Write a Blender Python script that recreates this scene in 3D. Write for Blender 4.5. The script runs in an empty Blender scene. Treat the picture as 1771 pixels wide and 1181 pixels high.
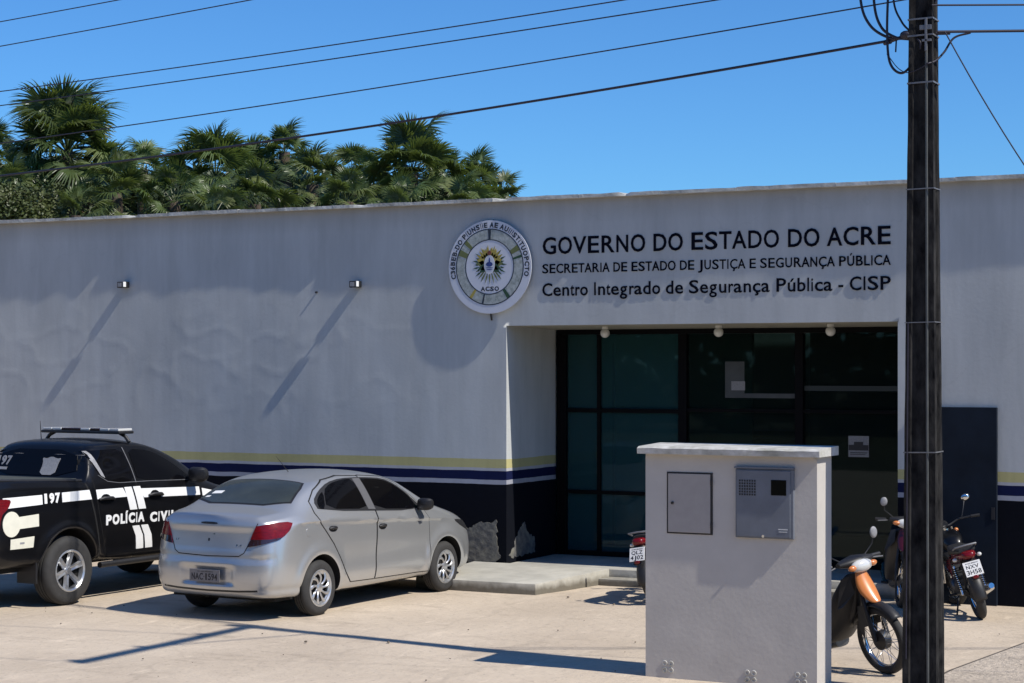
import bpy, bmesh, math, random
from mathutils import Vector, Matrix, noise
from mathutils.bvhtree import BVHTree
random.seed(7)
SC = bpy.context.scene
COL = SC.collection
PI = math.pi

# ------------------------------------------------------------------ camera
cam = bpy.data.cameras.new('camera')
cam.sensor_width = 36.0
cam.lens = 36.0 * 3300.0 / 1771.0
cam.shift_y = 42.5 / 1771.0
cam.clip_start = 0.1
cam.clip_end = 2000
camo = bpy.data.objects.new('camera', cam)
camo.location = (0, -22.28, 2.78)
camo.rotation_euler = (math.radians(90), 0, math.radians(27.173))
COL.objects.link(camo)
SC.camera = camo

# ------------------------------------------------------------------ sky and sun
SUN = Vector((0.65, -0.068, 0.757)).normalized()
world = bpy.data.worlds.new('World')
SC.world = world
world.use_nodes = True
wn = world.node_tree
wn.nodes.clear()
sky = wn.nodes.new('ShaderNodeTexSky')
sky.sky_type = 'NISHITA'
sky.sun_disc = False
sky.sun_elevation = math.asin(SUN.z)
sky.sun_rotation = math.atan2(SUN.x, SUN.y)
sky.altitude = 200
sky.air_density = 1.0
sky.dust_density = 0.0
sky.ozone_density = 2.0
tint = wn.nodes.new('ShaderNodeMix'); tint.data_type = 'RGBA'; tint.blend_type = 'MULTIPLY'
tint.inputs['Factor'].default_value = 1.0
tint.inputs['B'].default_value = (0.34, 0.70, 1.12, 1)
bg = wn.nodes.new('ShaderNodeBackground')
bg.inputs['Strength'].default_value = 0.11
wo = wn.nodes.new('ShaderNodeOutputWorld')
wn.links.new(sky.outputs[0], tint.inputs['A'])
wn.links.new(tint.outputs['Result'], bg.inputs['Color'])
wn.links.new(bg.outputs[0], wo.inputs['Surface'])

sun = bpy.data.lights.new('sun', 'SUN')
sun.energy = 5.0
sun.angle = math.radians(0.53)
sun.color = (1.0, 0.95, 0.87)
suno = bpy.data.objects.new('sun', sun)
suno.location = SUN * 60
suno.rotation_euler = (-SUN).to_track_quat('-Z', 'Y').to_euler()
COL.objects.link(suno)

SC.view_settings.view_transform = 'Standard'
SC.view_settings.look = 'None'
SC.view_settings.exposure = 0.12
SC.view_settings.gamma = 1.0
SC.view_settings.use_curve_mapping = False
SC.render.engine = 'CYCLES'

# ------------------------------------------------------------------ helpers
def tag(o, label=None, cat=None, group=None, kind=None):
    if label: o['label'] = label
    if cat: o['category'] = cat
    if group: o['group'] = group
    if kind: o['kind'] = kind
    return o

def thing(name, label, cat, loc=(0, 0, 0), rz=0.0, group=None, scale=1.0):
    o = bpy.data.objects.new(name, None)
    COL.objects.link(o)
    o.location = loc
    o.rotation_euler = (0, 0, rz)
    o.scale = (scale,) * 3
    o.empty_display_size = 0.2
    return tag(o, label, cat, group)

def link(name, me, m=None, parent=None):
    o = bpy.data.objects.new(name, me)
    COL.objects.link(o)
    if m is not None:
        me.materials.clear() if False else None
        if len(me.materials) == 0: me.materials.append(m)
    if parent is not None: o.parent = parent
    return o

def copy_tree(o, parent=None):
    c = o.copy(); COL.objects.link(c); c.parent = parent
    for ch in list(o.children): copy_tree(ch, c)
    return c

class MB:
    def __init__(s): s.v = []; s.f = []
    def add(s, vs, fs):
        n = len(s.v); s.v += [tuple(v) for v in vs]; s.f += [tuple(i + n for i in f) for f in fs]; return s
    def box(s, x0, x1, y0, y1, z0, z1, M=None):
        vs = [Vector((x, y, z)) for x in (x0, x1) for y in (y0, y1) for z in (z0, z1)]
        if M is not None: vs = [M @ v for v in vs]
        return s.add(vs, [(0,1,3,2),(4,6,7,5),(0,4,5,1),(2,3,7,6),(0,2,6,4),(1,5,7,3)])
    def tube(s, pts, r, n=8, cap=True, up=None):
        pts = [Vector(p) for p in pts]; N = len(pts)
        rs = r if isinstance(r, (list, tuple)) else [r] * N
        vs = []; fs = []
        ref = None
        for i, p in enumerate(pts):
            t = (pts[min(i + 1, N - 1)] - pts[max(i - 1, 0)])
            if t.length < 1e-9: t = Vector((0, 0, 1))
            t.normalize()
            if ref is None:
                ref = Vector((0, 0, 1)) if abs(t.z) < 0.9 else Vector((1, 0, 0))
            a = ref - t * ref.dot(t)
            if a.length < 1e-6: a = t.orthogonal()
            a.normalize(); b = t.cross(a); ref = a
            for k in range(n):
                th = 2 * PI * k / n
                vs.append(p + (a * math.cos(th) + b * math.sin(th)) * rs[i])
        for i in range(N - 1):
            for k in range(n):
                k2 = (k + 1) % n
                fs.append((i * n + k, i * n + k2, (i + 1) * n + k2, (i + 1) * n + k))
        if cap:
            fs.append(tuple(range(n - 1, -1, -1))); fs.append(tuple((N - 1) * n + k for k in range(n)))
        return s.add(vs, fs)
    def lathe(s, prof, n=32, M=None, a0=0.0, a1=2 * PI):
        # prof: (radius, height along local Y) revolved about Y
        full = abs(a1 - a0 - 2 * PI) < 1e-6
        m = n if full else n + 1
        vs = []; fs = []; P = len(prof)
        for k in range(m):
            th = a0 + (a1 - a0) * k / n
            for (r, h) in prof:
                v = Vector((r * math.cos(th), h, r * math.sin(th)))
                vs.append(M @ v if M is not None else v)
        for k in range(n):
            k2 = (k + 1) % m
            for j in range(P - 1):
                fs.append((k * P + j, k2 * P + j, k2 * P + j + 1, k * P + j + 1))
        return s.add(vs, fs)
    def ball(s, c, r, n=12, m=8, sc=(1, 1, 1), M=None):
        vs = []; fs = []
        for i in range(m + 1):
            ph = PI * i / m
            for k in range(n):
                th = 2 * PI * k / n
                v = Vector((math.sin(ph) * math.cos(th) * sc[0], math.sin(ph) * math.sin(th) * sc[1], math.cos(ph) * sc[2])) * r
                if M is not None: v = M @ v
                vs.append(v + Vector(c))
        for i in range(m):
            for k in range(n):
                k2 = (k + 1) % n
                fs.append((i * n + k, i * n + k2, (i + 1) * n + k2, (i + 1) * n + k))
        return s.add(vs, fs)
    def loft(s, secs, n=16, cap=True, axis='x'):
        # secs: (x, yc, zc, hw, hh, exponent)
        vs = []; fs = []
        for (x, yc, zc, hw, hh, e) in secs:
            for k in range(n):
                th = 2 * PI * (k + 0.5) / n
                cu, su = math.cos(th), math.sin(th)
                y = yc + hw * math.copysign(abs(cu) ** (2 / e), cu)
                z = zc + hh * math.copysign(abs(su) ** (2 / e), su)
                vs.append(Vector((x, y, z)) if axis == 'x' else (Vector((y, x, z)) if axis == 'y' else Vector((y, z, x))))
        for i in range(len(secs) - 1):
            for k in range(n):
                k2 = (k + 1) % n
                fs.append((i * n + k, i * n + k2, (i + 1) * n + k2, (i + 1) * n + k))
        if cap:
            fs.append(tuple(range(n - 1, -1, -1))); fs.append(tuple((len(secs) - 1) * n + k for k in range(n)))
        return s.add(vs, fs)
    def mesh(s, name, smooth=None, bevel=0, seg=2):
        me = bpy.data.meshes.new(name)
        me.from_pydata(s.v, [], s.f)
        bm = bmesh.new(); bm.from_mesh(me)
        bmesh.ops.remove_doubles(bm, verts=bm.verts, dist=1e-5)
        bmesh.ops.recalc_face_normals(bm, faces=bm.faces)
        if bevel:
            es = [e for e in bm.edges if len(e.link_faces) == 2 and e.calc_face_angle(0) > 0.6]
            bmesh.ops.bevel(bm, geom=es, offset=bevel, segments=seg, affect='EDGES', profile=0.6, clamp_overlap=True)
        bm.to_mesh(me); bm.free()
        if smooth is not None:
            me.polygons.foreach_set('use_smooth', [True] * len(me.polygons))
            me.set_sharp_from_angle(angle=math.radians(smooth))
        return me
    def build(s, name, m, parent=None, smooth=None, bevel=0, seg=2):
        return link(name, s.mesh(name, smooth, bevel, seg), m, parent)

# ------------------------------------------------------------------ materials
def mat(name, col, rough=0.6, metal=0.0, var=0.0, vscale=4.0, bump=0.0, bscale=40.0, coat=0.0, col2=None, spec=0.5, obj_rand=0.0, stretch=(1, 1, 1), detail=6, rvar=0.0):
    m = bpy.data.materials.new(name); m.use_nodes = True
    nt = m.node_tree; nt.nodes.clear()
    out = nt.nodes.new('ShaderNodeOutputMaterial'); bs = nt.nodes.new('ShaderNodeBsdfPrincipled')
    nt.links.new(bs.outputs[0], out.inputs[0])
    bs.inputs['Base Color'].default_value = (*col, 1)
    bs.inputs['Roughness'].default_value = rough
    bs.inputs['Metallic'].default_value = metal
    bs.inputs['Specular IOR Level'].default_value = spec
    bs.inputs['Coat Weight'].default_value = coat
    bs.inputs['Coat Roughness'].default_value = 0.06
    geo = nt.nodes.new('ShaderNodeNewGeometry')
    mp = nt.nodes.new('ShaderNodeMapping'); mp.inputs['Scale'].default_value = stretch
    nt.links.new(geo.outputs['Position'], mp.inputs['Vector'])
    last = None
    if var > 0 or col2:
        n = nt.nodes.new('ShaderNodeTexNoise'); n.inputs['Scale'].default_value = vscale; n.inputs['Detail'].default_value = detail
        n.inputs['Roughness'].default_value = 0.62
        nt.links.new(mp.outputs[0], n.inputs['Vector'])
        r = nt.nodes.new('ShaderNodeMapRange'); r.inputs[1].default_value = 0.32; r.inputs[2].default_value = 0.68
        nt.links.new(n.outputs['Fac'], r.inputs[0])
        mx = nt.nodes.new('ShaderNodeMix'); mx.data_type = 'RGBA'
        c2 = col2 if col2 else tuple(c * (1 - var) for c in col)
        mx.inputs['A'].default_value = (*col, 1); mx.inputs['B'].default_value = (*c2, 1)
        nt.links.new(r.outputs[0], mx.inputs['Factor'])
        last = mx.outputs['Result']
        if rvar > 0:
            rr = nt.nodes.new('ShaderNodeMapRange'); rr.inputs[3].default_value = rough; rr.inputs[4].default_value = rough + rvar
            nt.links.new(n.outputs['Fac'], rr.inputs[0]); nt.links.new(rr.outputs[0], bs.inputs['Roughness'])
    if obj_rand > 0:
        oi = nt.nodes.new('ShaderNodeObjectInfo')
        hs = nt.nodes.new('ShaderNodeHueSaturation')
        mr = nt.nodes.new('ShaderNodeMapRange'); mr.inputs[3].default_value = 1 - obj_rand; mr.inputs[4].default_value = 1 + obj_rand
        nt.links.new(oi.outputs['Random'], mr.inputs[0]); nt.links.new(mr.outputs[0], hs.inputs['Value'])
        if last: nt.links.new(last, hs.inputs['Color'])
        else: hs.inputs['Color'].default_value = (*col, 1)
        last = hs.outputs[0]
    if last: nt.links.new(last, bs.inputs['Base Color'])
    if bump > 0:
        n2 = nt.nodes.new('ShaderNodeTexNoise'); n2.inputs['Scale'].default_value = bscale; n2.inputs['Detail'].default_value = 5
        nt.links.new(mp.outputs[0], n2.inputs['Vector'])
        b = nt.nodes.new('ShaderNodeBump'); b.inputs['Strength'].default_value = 1.0; b.inputs['Distance'].default_value = bump
        nt.links.new(n2.outputs['Fac'], b.inputs['Height']); nt.links.new(b.outputs[0], bs.inputs['Normal'])
    return m

def nodes_of(m): return m.node_tree, [n for n in m.node_tree.nodes if n.type == 'BSDF_PRINCIPLED'][0]

M = {}
M['silver'] = mat('silver_paint', (0.49, 0.495, 0.495), 0.31, 0.66, coat=0.6, var=0.06, vscale=1.5)
M['black_paint'] = mat('black_paint', (0.004, 0.004, 0.005), 0.3, 0.0, coat=0.35, spec=0.25, var=0.3, vscale=3, rvar=0.12)
M['car_glass'] = mat('tinted_glass', (0.003, 0.003, 0.004), 0.05, 0.0, spec=0.22)
M['rear_glass'] = mat('rear_window_glass', (0.045, 0.052, 0.045), 0.16, 0.0, spec=0.5, var=0.3, vscale=3)
M['rubber'] = mat('tyre_rubber', (0.035, 0.034, 0.033), 0.82, var=0.35, vscale=9, bump=0.002, bscale=90)
M['black_plastic'] = mat('black_plastic', (0.016, 0.016, 0.018), 0.5, var=0.3, vscale=12)
M['dark_void'] = mat('wheel_arch_liner', (0.006, 0.006, 0.006), 0.9)
M['alloy'] = mat('alloy_rim', (0.56, 0.57, 0.58), 0.3, 0.75, var=0.15, vscale=30)
M['chrome'] = mat('chrome', (0.7, 0.7, 0.7), 0.14, 1.0)
M['steel'] = mat('galvanised_steel', (0.22, 0.22, 0.23), 0.55, 0.5, var=0.25, vscale=20)
M['red_lens'] = mat('red_lens', (0.17, 0.003, 0.006), 0.25, spec=0.3, coat=0.3, var=0.45, vscale=18, stretch=(1, 1, 3))
M['smoke_lens'] = mat('smoked_lens', (0.03, 0.012, 0.014), 0.12, coat=1.0)
M['clear_lens'] = mat('clear_lens', (0.62, 0.62, 0.60), 0.12, coat=1.0, spec=0.8)
M['orange_lens'] = mat('orange_lens', (0.60, 0.20, 0.05), 0.25, coat=1.0)
M['white_vinyl'] = mat('white_vinyl', (0.80, 0.80, 0.78), 0.45, var=0.05, vscale=8)
M['cream_vinyl'] = mat('cream_vinyl', (0.72, 0.70, 0.58), 0.45, var=0.08, vscale=14)
M['grey_vinyl'] = mat('grey_vinyl', (0.30, 0.30, 0.31), 0.5, var=0.35, vscale=60)
M['plate_grey'] = mat('number_plate_grey', (0.21, 0.20, 0.20), 0.5, var=0.2, vscale=30)
M['plate_white'] = mat('number_plate_white', (0.72, 0.71, 0.69), 0.45, var=0.1, vscale=30)
M['ink'] = mat('black_ink', (0.012, 0.012, 0.016), 0.5)
M['red_paint'] = mat('dark_red_paint', (0.13, 0.006, 0.014), 0.25, coat=0.8)
M['orange_paint'] = mat('orange_paint', (0.62, 0.21, 0.05), 0.32, coat=0.6, var=0.12, vscale=14)
M['leather'] = mat('black_vinyl_seat', (0.018, 0.018, 0.019), 0.55, bump=0.001, bscale=160)
M['engine'] = mat('engine_metal', (0.16, 0.16, 0.16), 0.45, 0.8, var=0.4, vscale=25)
M['cable'] = mat('cable_sheath', (0.018, 0.016, 0.03), 0.55)
M['letter'] = mat('painted_black_letter', (0.003, 0.004, 0.010), 0.9, spec=0.1)

M['tonneau'] = mat('grey_green_tonneau', (0.055, 0.06, 0.05), 0.7, var=0.2, vscale=20, bump=0.001, bscale=200)
M['lamp_white'] = mat('opal_globe', (0.62, 0.62, 0.58), 0.25, coat=0.5)
M['sheet_grey'] = mat('grey_sheet', (0.075, 0.085, 0.09), 0.7, var=0.3, vscale=4)
M['paper'] = mat('paper', (0.62, 0.62, 0.60), 0.8, var=0.06, vscale=15)
# ------------------------------------------------------------------ wall paint with its bands
def wall_mat(name='banded_wall_paint'):
    m = mat(name, (0.4, 0.4, 0.4), 0.85, spec=0.15)
    nt, bs = nodes_of(m); L = nt.links.new
    geo = [n for n in nt.nodes if n.type == 'NEW_GEOMETRY'][0]
    sep = nt.nodes.new('ShaderNodeSeparateXYZ'); L(geo.outputs['Position'], sep.inputs[0])
    nz = nt.nodes.new('ShaderNodeTexNoise'); nz.inputs['Scale'].default_value = 3; L(geo.outputs['Position'], nz.inputs['Vector'])
    wob = nt.nodes.new('ShaderNodeMath'); wob.operation = 'MULTIPLY_ADD'; wob.inputs[1].default_value = 0.02
    L(nz.outputs['Fac'], wob.inputs[0]); L(sep.outputs['Z'], wob.inputs[2])
    sub = nt.nodes.new('ShaderNodeMath'); sub.operation = 'MULTIPLY'; sub.inputs[1].default_value = 0.2; L(wob.outputs[0], sub.inputs[0])
    cr = nt.nodes.new('ShaderNodeValToRGB'); cr.color_ramp.interpolation = 'CONSTANT'
    e = cr.color_ramp.elements
    base = (0.475, 0.49, 0.485)
    stops = [(0, (0.002, 0.003, 0.007)), (1.225, (0.33, 0.34, 0.39)), (1.285, (0.005, 0.009, 0.048)), (1.400, (0.42, 0.42, 0.44)),
             (1.438, (0.46, 0.42, 0.20)), (1.552, base)]
    e[0].position = 0; e[0].color = (*stops[0][1], 1)
    e[1].position = stops[1][0] * 0.2; e[1].color = (*stops[1][1], 1)
    for z, c in stops[2:]:
        k = e.new(z * 0.2); k.color = (*c, 1)
    L(sub.outputs[0], cr.inputs[0])
    # blotches, rain streaks and scuffs in the paint
    mp = nt.nodes.new('ShaderNodeMapping'); mp.inputs['Scale'].default_value = (2.2, 2.2, 0.5); L(geo.outputs['Position'], mp.inputs['Vector'])
    n1 = nt.nodes.new('ShaderNodeTexNoise'); n1.inputs['Scale'].default_value = 1.0; n1.inputs['Detail'].default_value = 8; n1.inputs['Roughness'].default_value = 0.65; L(mp.outputs[0], n1.inputs['Vector'])
    r1 = nt.nodes.new('ShaderNodeMapRange'); r1.inputs[1].default_value = 0.3; r1.inputs[2].default_value = 0.7; r1.inputs[3].default_value = 0.86; r1.inputs[4].default_value = 1.08; L(n1.outputs['Fac'], r1.inputs[0])
    mp2 = nt.nodes.new('ShaderNodeMapping'); mp2.inputs['Scale'].default_value = (14, 14, 0.6); L(geo.outputs['Position'], mp2.inputs['Vector'])
    n2 = nt.nodes.new('ShaderNodeTexNoise'); n2.inputs['Scale'].default_value = 1.0; n2.inputs['Detail'].default_value = 4; L(mp2.outputs[0], n2.inputs['Vector'])
    r2 = nt.nodes.new('ShaderNodeMapRange'); r2.inputs[1].default_value = 0.35; r2.inputs[2].default_value = 0.7; r2.inputs[3].default_value = 1.01; r2.inputs[4].default_value = 0.965; L(n2.outputs['Fac'], r2.inputs[0])
    mm = nt.nodes.new('ShaderNodeMath'); mm.operation = 'MULTIPLY'; L(r1.outputs[0], mm.inputs[0]); L(r2.outputs[0], mm.inputs[1])
    wv = nt.nodes.new('ShaderNodeTexVoronoi'); wv.feature = 'DISTANCE_TO_EDGE'; wv.inputs['Scale'].default_value = 0.55
    wz = nt.nodes.new('ShaderNodeTexNoise'); wz.inputs['Scale'].default_value = 1.4; wz.inputs['Detail'].default_value = 7; L(geo.outputs['Position'], wz.inputs['Vector'])
    ad = nt.nodes.new('ShaderNodeVectorMath'); ad.operation = 'MULTIPLY_ADD'; ad.inputs[1].default_value = (1.1, 1.1, 1.1)
    L(wz.outputs['Color'], ad.inputs[0]); L(geo.outputs['Position'], ad.inputs[2]); L(ad.outputs[0], wv.inputs['Vector'])
    ck = nt.nodes.new('ShaderNodeMapRange'); ck.inputs[1].default_value = 0.0; ck.inputs[2].default_value = 0.006; ck.inputs[3].default_value = 0.95; ck.inputs[4].default_value = 1.0; L(wv.outputs['Distance'], ck.inputs[0])
    m2 = nt.nodes.new('ShaderNodeMath'); m2.operation = 'MULTIPLY'; L(mm.outputs[0], m2.inputs[0]); L(ck.outputs[0], m2.inputs[1]); mm = m2
    # brownish dirt just below the parapet edge
    rt = nt.nodes.new('ShaderNodeMapRange'); rt.inputs[1].default_value = 4.62; rt.inputs[2].default_value = 4.95; L(sep.outputs['Z'], rt.inputs[0])
    dm = nt.nodes.new('ShaderNodeMath'); dm.operation = 'MULTIPLY'; dm.inputs[1].default_value = 0.55; L(rt.outputs[0], dm.inputs[0])
    mx = nt.nodes.new('ShaderNodeMix'); mx.data_type = 'RGBA'; mx.inputs['B'].default_value = (0.30, 0.28, 0.26, 1)
    L(dm.outputs[0], mx.inputs['Factor']); L(cr.outputs[0], mx.inputs['A'])
    vm = nt.nodes.new('ShaderNodeVectorMath'); vm.operation = 'SCALE'; L(mx.outputs['Result'], vm.inputs[0]); L(mm.outputs[0], vm.inputs['Scale'])
    L(vm.outputs[0], bs.inputs['Base Color'])
    nb = nt.nodes.new('ShaderNodeTexNoise'); nb.inputs['Scale'].default_value = 22; nb.inputs['Detail'].default_value = 6; L(geo.outputs['Position'], nb.inputs['Vector'])
    bp = nt.nodes.new('ShaderNodeBump'); bp.inputs['Distance'].default_value = 0.0012; L(nb.outputs['Fac'], bp.inputs['Height']); L(bp.outputs[0], bs.inputs['Normal'])
    return m
M['wall'] = wall_mat()

def ground_mat(name, c1, c2, c3, rough_bump, scale=1.0, streak=True):
    m = mat(name, c1, 0.9)
    nt, bs = nodes_of(m); L = nt.links.new
    geo = [n for n in nt.nodes if n.type == 'NEW_GEOMETRY'][0]
    def nz(sc, det, st=(1, 1, 1), rot=0):
        mp = nt.nodes.new('ShaderNodeMapping'); mp.inputs['Scale'].default_value = st; mp.inputs['Rotation'].default_value = (0, 0, rot); L(geo.outputs['Position'], mp.inputs['Vector'])
        n = nt.nodes.new('ShaderNodeTexNoise'); n.inputs['Scale'].default_value = sc; n.inputs['Detail'].default_value = det; n.inputs['Roughness'].default_value = 0.65
        L(mp.outputs[0], n.inputs['Vector']); return n
    def rng(n, a, b, c, d):
        r = nt.nodes.new('ShaderNodeMapRange'); r.inputs[1].default_value = a; r.inputs[2].default_value = b; r.inputs[3].default_value = c; r.inputs[4].default_value = d
        L(n.outputs[0], r.inputs[0]); return r
    def mix(f, a, b):
        x = nt.nodes.new('ShaderNodeMix'); x.data_type = 'RGBA'; L(f.outputs[0], x.inputs['Factor'])
        for s, v in (('A', a), ('B', b)):
            if isinstance(v, tuple): x.inputs[s].default_value = (*v, 1)
            else: L(v, x.inputs[s])
        return x.outputs['Result']
    a = mix(rng(nz(0.5 * scale, 7), 0.38, 0.62, 0, 1), c1, c2)
    b = mix(rng(nz(2.4 * scale, 8, (0.35, 1.0, 1), 0.5), 0.56, 0.74, 0, 0.75), a, c3)
    sp = rng(nz(16 * scale, 4), 0.60, 0.68, 0, 0.4)
    c = mix(sp, b, tuple(x * 0.5 for x in c3))
    lt = rng(nz(5 * scale, 6, (1.0, 0.3, 1)), 0.58, 0.72, 0, 0.5)
    d = mix(lt, c, tuple(min(1, x * 1.35) for x in c1))
    # dark tyre rubber and oil, and hairline cracks
    st = rng(nz(0.9 * scale, 9, (0.5, 1.6, 1), -0.45), 0.60, 0.72, 0, 0.55)
    d = mix(st, d, tuple(x * 0.62 for x in c3))
    wv = nt.nodes.new('ShaderNodeTexVoronoi'); wv.feature = 'DISTANCE_TO_EDGE'; wv.inputs['Scale'].default_value = 0.42
    wn_ = nz(1.6, 6); ad = nt.nodes.new('ShaderNodeVectorMath'); ad.operation = 'MULTIPLY_ADD'; ad.inputs[1].default_value = (0.7, 0.7, 0)
    L(wn_.outputs['Color'], ad.inputs[0]); L(geo.outputs['Position'], ad.inputs[2]); L(ad.outputs[0], wv.inputs['Vector'])
    ck = nt.nodes.new('ShaderNodeMapRange'); ck.inputs[1].default_value = 0.0; ck.inputs[2].default_value = 0.010; ck.inputs[3].default_value = 0.16; ck.inputs[4].default_value = 0.0
    L(wv.outputs['Distance'], ck.inputs[0]); d = mix(ck, d, tuple(x * 0.5 for x in c3))
    L(d, bs.inputs['Base Color'])
    nb = nz(7 * scale, 10)
    bp = nt.nodes.new('ShaderNodeBump'); bp.inputs['Distance'].default_value = rough_bump; L(nb.outputs['Fac'], bp.inputs['Height']); L(bp.outputs[0], bs.inputs['Normal'])
    return m
M['lot'] = ground_mat('worn_concrete', (0.535, 0.445, 0.34), (0.45, 0.37, 0.28), (0.31, 0.25, 0.19), 0.02)
M['rough_ground'] = ground_mat('rough_dirty_concrete', (0.58, 0.49, 0.39), (0.46, 0.39, 0.31), (0.24, 0.20, 0.165), 0.06, 2.2)
M['earth'] = mat('grassy_earth', (0.10, 0.10, 0.045), 0.95, var=0.5, vscale=0.4, bump=0.05, bscale=3)
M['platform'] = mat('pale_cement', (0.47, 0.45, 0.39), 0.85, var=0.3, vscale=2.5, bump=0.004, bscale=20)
nt_, bs_ = nodes_of(M['platform'])       # shade of the front riser painted in as a dark foot, with splash dirt
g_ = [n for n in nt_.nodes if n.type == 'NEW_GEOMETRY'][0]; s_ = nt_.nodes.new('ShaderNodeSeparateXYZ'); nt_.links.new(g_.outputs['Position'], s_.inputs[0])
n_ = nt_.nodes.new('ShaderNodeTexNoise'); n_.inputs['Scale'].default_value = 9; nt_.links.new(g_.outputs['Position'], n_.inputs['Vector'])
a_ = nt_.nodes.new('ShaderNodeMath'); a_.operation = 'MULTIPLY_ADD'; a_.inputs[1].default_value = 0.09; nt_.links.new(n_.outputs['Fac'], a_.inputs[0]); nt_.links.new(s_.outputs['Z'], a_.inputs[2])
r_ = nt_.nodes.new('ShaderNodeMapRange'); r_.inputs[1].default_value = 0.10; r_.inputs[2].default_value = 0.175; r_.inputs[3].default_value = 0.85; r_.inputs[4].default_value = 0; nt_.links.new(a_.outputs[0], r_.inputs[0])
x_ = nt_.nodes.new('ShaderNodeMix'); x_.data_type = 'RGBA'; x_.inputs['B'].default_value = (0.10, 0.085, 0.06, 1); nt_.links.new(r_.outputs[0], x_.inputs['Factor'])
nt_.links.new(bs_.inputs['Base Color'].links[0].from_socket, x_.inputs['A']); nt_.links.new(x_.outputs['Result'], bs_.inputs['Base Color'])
M['plaster'] = mat('bare_plaster', (0.20, 0.19, 0.155), 0.9, col2=(0.07, 0.07, 0.075), vscale=11, bump=0.01, bscale=14)
M['frame_black'] = mat('black_frame', (0.002, 0.002, 0.003), 0.5, spec=0.1)
M['door_blue'] = mat('slate_blue_door', (0.009, 0.015, 0.026), 0.7, spec=0.15, var=0.4, vscale=2.5, bump=0.002, bscale=8)
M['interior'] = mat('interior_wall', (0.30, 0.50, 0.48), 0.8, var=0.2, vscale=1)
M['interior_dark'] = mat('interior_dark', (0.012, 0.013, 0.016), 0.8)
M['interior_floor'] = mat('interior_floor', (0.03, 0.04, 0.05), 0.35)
M['soffit'] = mat('soffit_paint', (0.36, 0.35, 0.29), 0.8, var=0.2, vscale=3)
M['coping'] = mat('weathered_coping', (0.62, 0.62, 0.58), 0.85, col2=(0.26, 0.25, 0.22), vscale=3.5, bump=0.01, bscale=18)
M['pillar'] = mat('pillar_paint', (0.53, 0.495, 0.45), 0.75, var=0.12, vscale=2.0, bump=0.0015, bscale=25)
M['pillar_cap'] = mat('pillar_cap_paint', (0.58, 0.565, 0.53), 0.8, col2=(0.30, 0.29, 0.24), vscale=7, bump=0.003, bscale=30)
M['cab_beige'] = mat('beige_cabinet_paint', (0.37, 0.34, 0.32), 0.6, var=0.1, vscale=9)
M['cab_grey'] = mat('blue_grey_cabinet_paint', (0.15, 0.165, 0.195), 0.5, var=0.2, vscale=5)
def pane_mat():
    m = bpy.data.materials.new('green_tinted_pane'); m.use_nodes = True
    nt = m.node_tree; nt.nodes.clear(); L = nt.links.new
    out = nt.nodes.new('ShaderNodeOutputMaterial'); mx = nt.nodes.new('ShaderNodeMixShader')
    t = nt.nodes.new('ShaderNodeBsdfTransparent'); t.inputs[0].default_value = (0.30, 0.42, 0.41, 1)
    g = nt.nodes.new('ShaderNodeBsdfGlossy'); g.inputs['Roughness'].default_value = 0.02; g.inputs['Color'].default_value = (0.7, 0.8, 0.8, 1)
    fr = nt.nodes.new('ShaderNodeFresnel'); fr.inputs['IOR'].default_value = 1.45
    ml = nt.nodes.new('ShaderNodeMath'); ml.operation = 'MULTIPLY'; ml.inputs[1].default_value = 0.6
    L(fr.outputs[0], ml.inputs[0]); L(ml.outputs[0], mx.inputs[0]); L(t.outputs[0], mx.inputs[1]); L(g.outputs[0], mx.inputs[2]); L(mx.outputs[0], out.inputs[0])
    return m
M['pane'] = pane_mat()
def painted_reflection_mat():
    # teal reflection painted into the left-hand panes as a diffuse tint
    m = M['pane'].copy(); m.name = 'painted_teal_reflection_pane'; nt = m.node_tree; L = nt.links.new
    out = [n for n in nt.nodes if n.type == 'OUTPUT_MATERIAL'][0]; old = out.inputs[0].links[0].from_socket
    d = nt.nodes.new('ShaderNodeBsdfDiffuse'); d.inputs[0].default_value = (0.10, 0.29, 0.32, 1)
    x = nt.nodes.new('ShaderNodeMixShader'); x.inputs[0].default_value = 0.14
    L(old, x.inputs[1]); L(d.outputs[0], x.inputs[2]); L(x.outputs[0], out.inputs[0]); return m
M['painted_reflection'] = painted_reflection_mat()
M['painted_reflection2'] = M['painted_reflection'].copy(); M['painted_reflection2'].name = 'painted_dim_reflection_pane'  # weaker, greener copy of the painted reflection, for the other panes
for n in M['painted_reflection2'].node_tree.nodes:
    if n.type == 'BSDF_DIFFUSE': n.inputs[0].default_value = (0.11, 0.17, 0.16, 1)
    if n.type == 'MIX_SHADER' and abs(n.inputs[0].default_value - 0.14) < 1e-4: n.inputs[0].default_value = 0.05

# ------------------------------------------------------------------ ground
def plane_grid(name, x0, x1, y0, y1, z, m, kind='structure', nx=1, ny=1, f=None):
    vs = []; fs = []
    for j in range(ny + 1):
        for i in range(nx + 1):
            x = x0 + (x1 - x0) * i / nx; y = y0 + (y1 - y0) * j / ny
            vs.append((x, y, z + (f(x, y) if f else 0)))
    for j in range(ny):
        for i in range(nx):
            a = j * (nx + 1) + i; fs.append((a, a + 1, a + nx + 2, a + nx + 1))
    mb = MB(); mb.add(vs, fs)
    o = mb.build(name, m, None, smooth=60)
    return tag(o, kind=kind)
plane_grid('ground', -600, 600, -600, 600, -0.02, M['earth'])
def fl(x, y):
    return 0.006 * noise.noise(Vector((x * 0.5, y * 0.5, 0))) + 0.003 * noise.noise(Vector((x * 2.1, y * 2.1, 3)))
plane_grid('parking_lot', -40, 8, -24, 0.3, 0.0, M['lot'], nx=380, ny=180, f=fl)
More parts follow.
